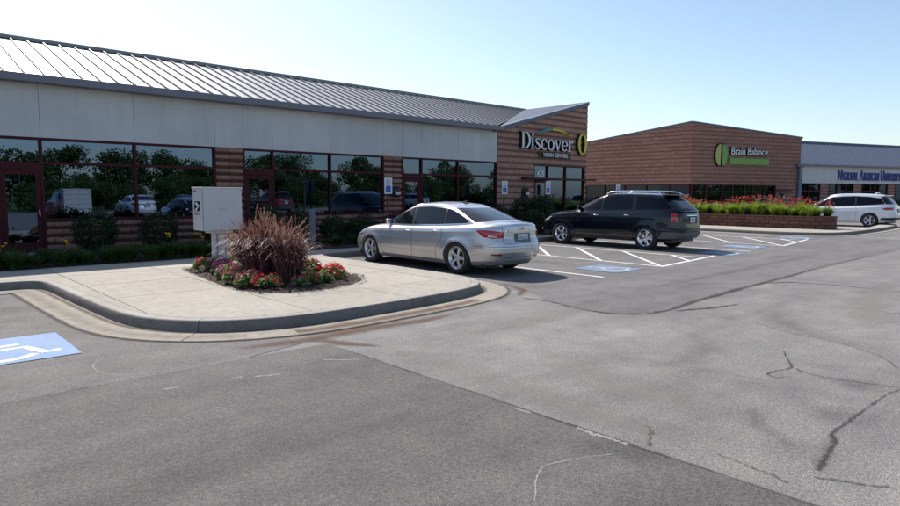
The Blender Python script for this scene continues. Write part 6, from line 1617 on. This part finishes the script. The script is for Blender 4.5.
# ============================================================ behind the camera: what the shop windows mirror
def tree(x, y, h, cr, seed, label='', n=5200, size=.26, flat=.75, low=.32):
    root = empty('broadleaf_tree', (x, y, 0), label=label, cat='tree', group='trees across the road'); r_ = np.random.default_rng(seed)
    b = MB(); b.tube([(0, 0, -.1), (.05, 0, h*.25), (0, .06, h*.5), (.05, 0, h*.8)], [h*.028, h*.02, h*.014, .02], 8)
    Cs = []
    for k in range(11):
        a = r_.uniform(0, 6.28); q = cr*math.sqrt(r_.uniform(.05, 1))*.72; zc = h*(low+.12)+(h*(1-low)-.25*h)*r_.uniform(0, 1); q *= 1-.5*max(0, (zc/h-.6)/.4)
        c = np.array([q*math.cos(a), q*math.sin(a), zc]); rr_ = cr*r_.uniform(.3, .48); Cs.append(ball_pts(n//11, rr_, rr_, rr_*flat, seed+k, .3, .3)+c)
        b.tube([(0, 0, zc*.55), tuple(c*np.array([.5, .5, .8])), tuple(c)], [h*.01, h*.007, .01], 5)
    b.build('trunk', 'bark', root, smooth=True); v, q = leafcards(np.concatenate(Cs), size, seed); link('crown', quads_mesh(v, q), 'leaf_tree', root)
tr = [(34, -25, 6.2, 3.4), (45, -24, 4.6, 2.4), (52, -25, 4.4, 2.8), (60, -27, 4.8, 3.0), (11, -25, 2.6, 2.2), (15.5, -26, 3.0, 2.8), (20.5, -25, 2.7, 2.4), (25, -28, 3.2, 2.8), (5, -30, 3.0, 2.4), (69, -26, 5.0, 3.2), (40, -30, 3.8, 2.8), (29, -30, 3.4, 2.8)]+[(7+3.7*k, -29.5+(k % 3)*1.1, 2.3+((k*7) % 5)*.28, 2.3) for k in range(18)]
for i, (x, y, h, c) in enumerate(tr): tree(x, y, h, c, 700+20*i, low=.06, size=.11, n=8000, label= 'green broadleaf tree mirrored dark in the shop windows')
for i in range(16): tree(8+i*7.5, -74-(i % 3)*5, 7.4+(i*37 % 5)*.5, 5.6, 1100+20*i, 'distant green tree behind the road, mirrored in the shop windows', 5000, .32, .8, .08)
sheet('lawn', [(-150, -150), (200, -150), (200, -31), (-150, -31)], .03, 'grass', kind='structure')
sheet('lawn', [(-150, -27.5), (200, -27.5), (200, -22), (-150, -22)], .03, 'grass', kind='structure')
hs = empty('low_building', (-2, -62, 0), label='low tan building with grey hipped roof mirrored in the left glass door', cat='building')
b = MB(); b.box(-12, 12, -68, -58, 0, 3.0); b.build('wall', 'tan_wall', hs, world=True)
b = MB(); b.add([(-13, -69, 2.95), (13, -69, 2.95), (13, -57, 2.95), (-13, -57, 2.95), (-7, -63, 5.0), (7, -63, 5.0)], [(0, 1, 5, 4), (1, 2, 5), (2, 3, 4, 5), (3, 0, 4), (0, 3, 2, 1)]); b.build('roof', 'grey_shingle', hs, world=True)
def light_pole(x, y, h, label, heads):
    root = empty('light_pole', (x, y, 0), label=label, cat='light pole'); b = MB(); b.tube([(x, y, 0), (x, y, h)], .09, 8); b.build('pole', 'steel_post', root, world=True)
    for dx in heads: b = MB(); b.bbox(x+dx-.4, x+dx+.4, y-.2, y+.2, h-.1, h+.12, .03); b.build('lamp_head', 'steel_post', root, world=True)
light_pole(12.6, -50, 5.7, 'double headed lot light mirrored in the left transom', (-.8, .8)); light_pole(27.5, -12, 2.55, 'short lamp post mirrored in the middle bay window', (0,))
def recolor(root, matname, frm):
    for c in root.children_recursive if hasattr(root, 'children_recursive') else []: pass
def copy_car(src, x, y, rz, newmat, old, label):
    o = copy_tree(src); o.location = (x, y, 0); o.rotation_euler = (0, 0, rz); tag(o, label, src['category'], 'vehicles parked behind the camera')
    todo = list(o.children)
    todo = [c for c in bpy.data.objects if c.parent == o] ; todo += [c for c in bpy.data.objects if c.parent in todo]
    for c in todo:
        for i, sl_ in enumerate(c.material_slots):
            if sl_.material and sl_.material.name == M[old].name: sl_.link = 'OBJECT'; sl_.material = M[newmat]
bpy.context.view_layer.update()
copy_car(SUV, 9.5, -12, R(180), 'blue_paint', 'black_paint', 'dark blue sport utility car across the lot mirrored in the left shop window')
copy_car(SED, 14.0, -12.4, R(180), 'white_paint', 'silver', 'white saloon across the lot mirrored in the left shop window')
copy_car(SED, 17.5, -12.2, R(180), 'blue_paint', 'silver', 'dark blue saloon across the lot mirrored beside the white one')
copy_car(SUV, 24.5, -12.2, R(180), 'red_paint', 'black_paint', 'dark red sport utility car across the lot mirrored in the middle bay')
copy_car(VAN, 33.5, -12.0, R(180), 'silver', 'white_paint', 'silver minivan across the lot mirrored in the middle bay')
copy_car(SUV, 39, -12.0, R(180), 'silver', 'black_paint', 'silver sport utility car across the lot mirrored in the third bay')
bpy.context.view_layer.update()
print('objects', len(bpy.data.objects))
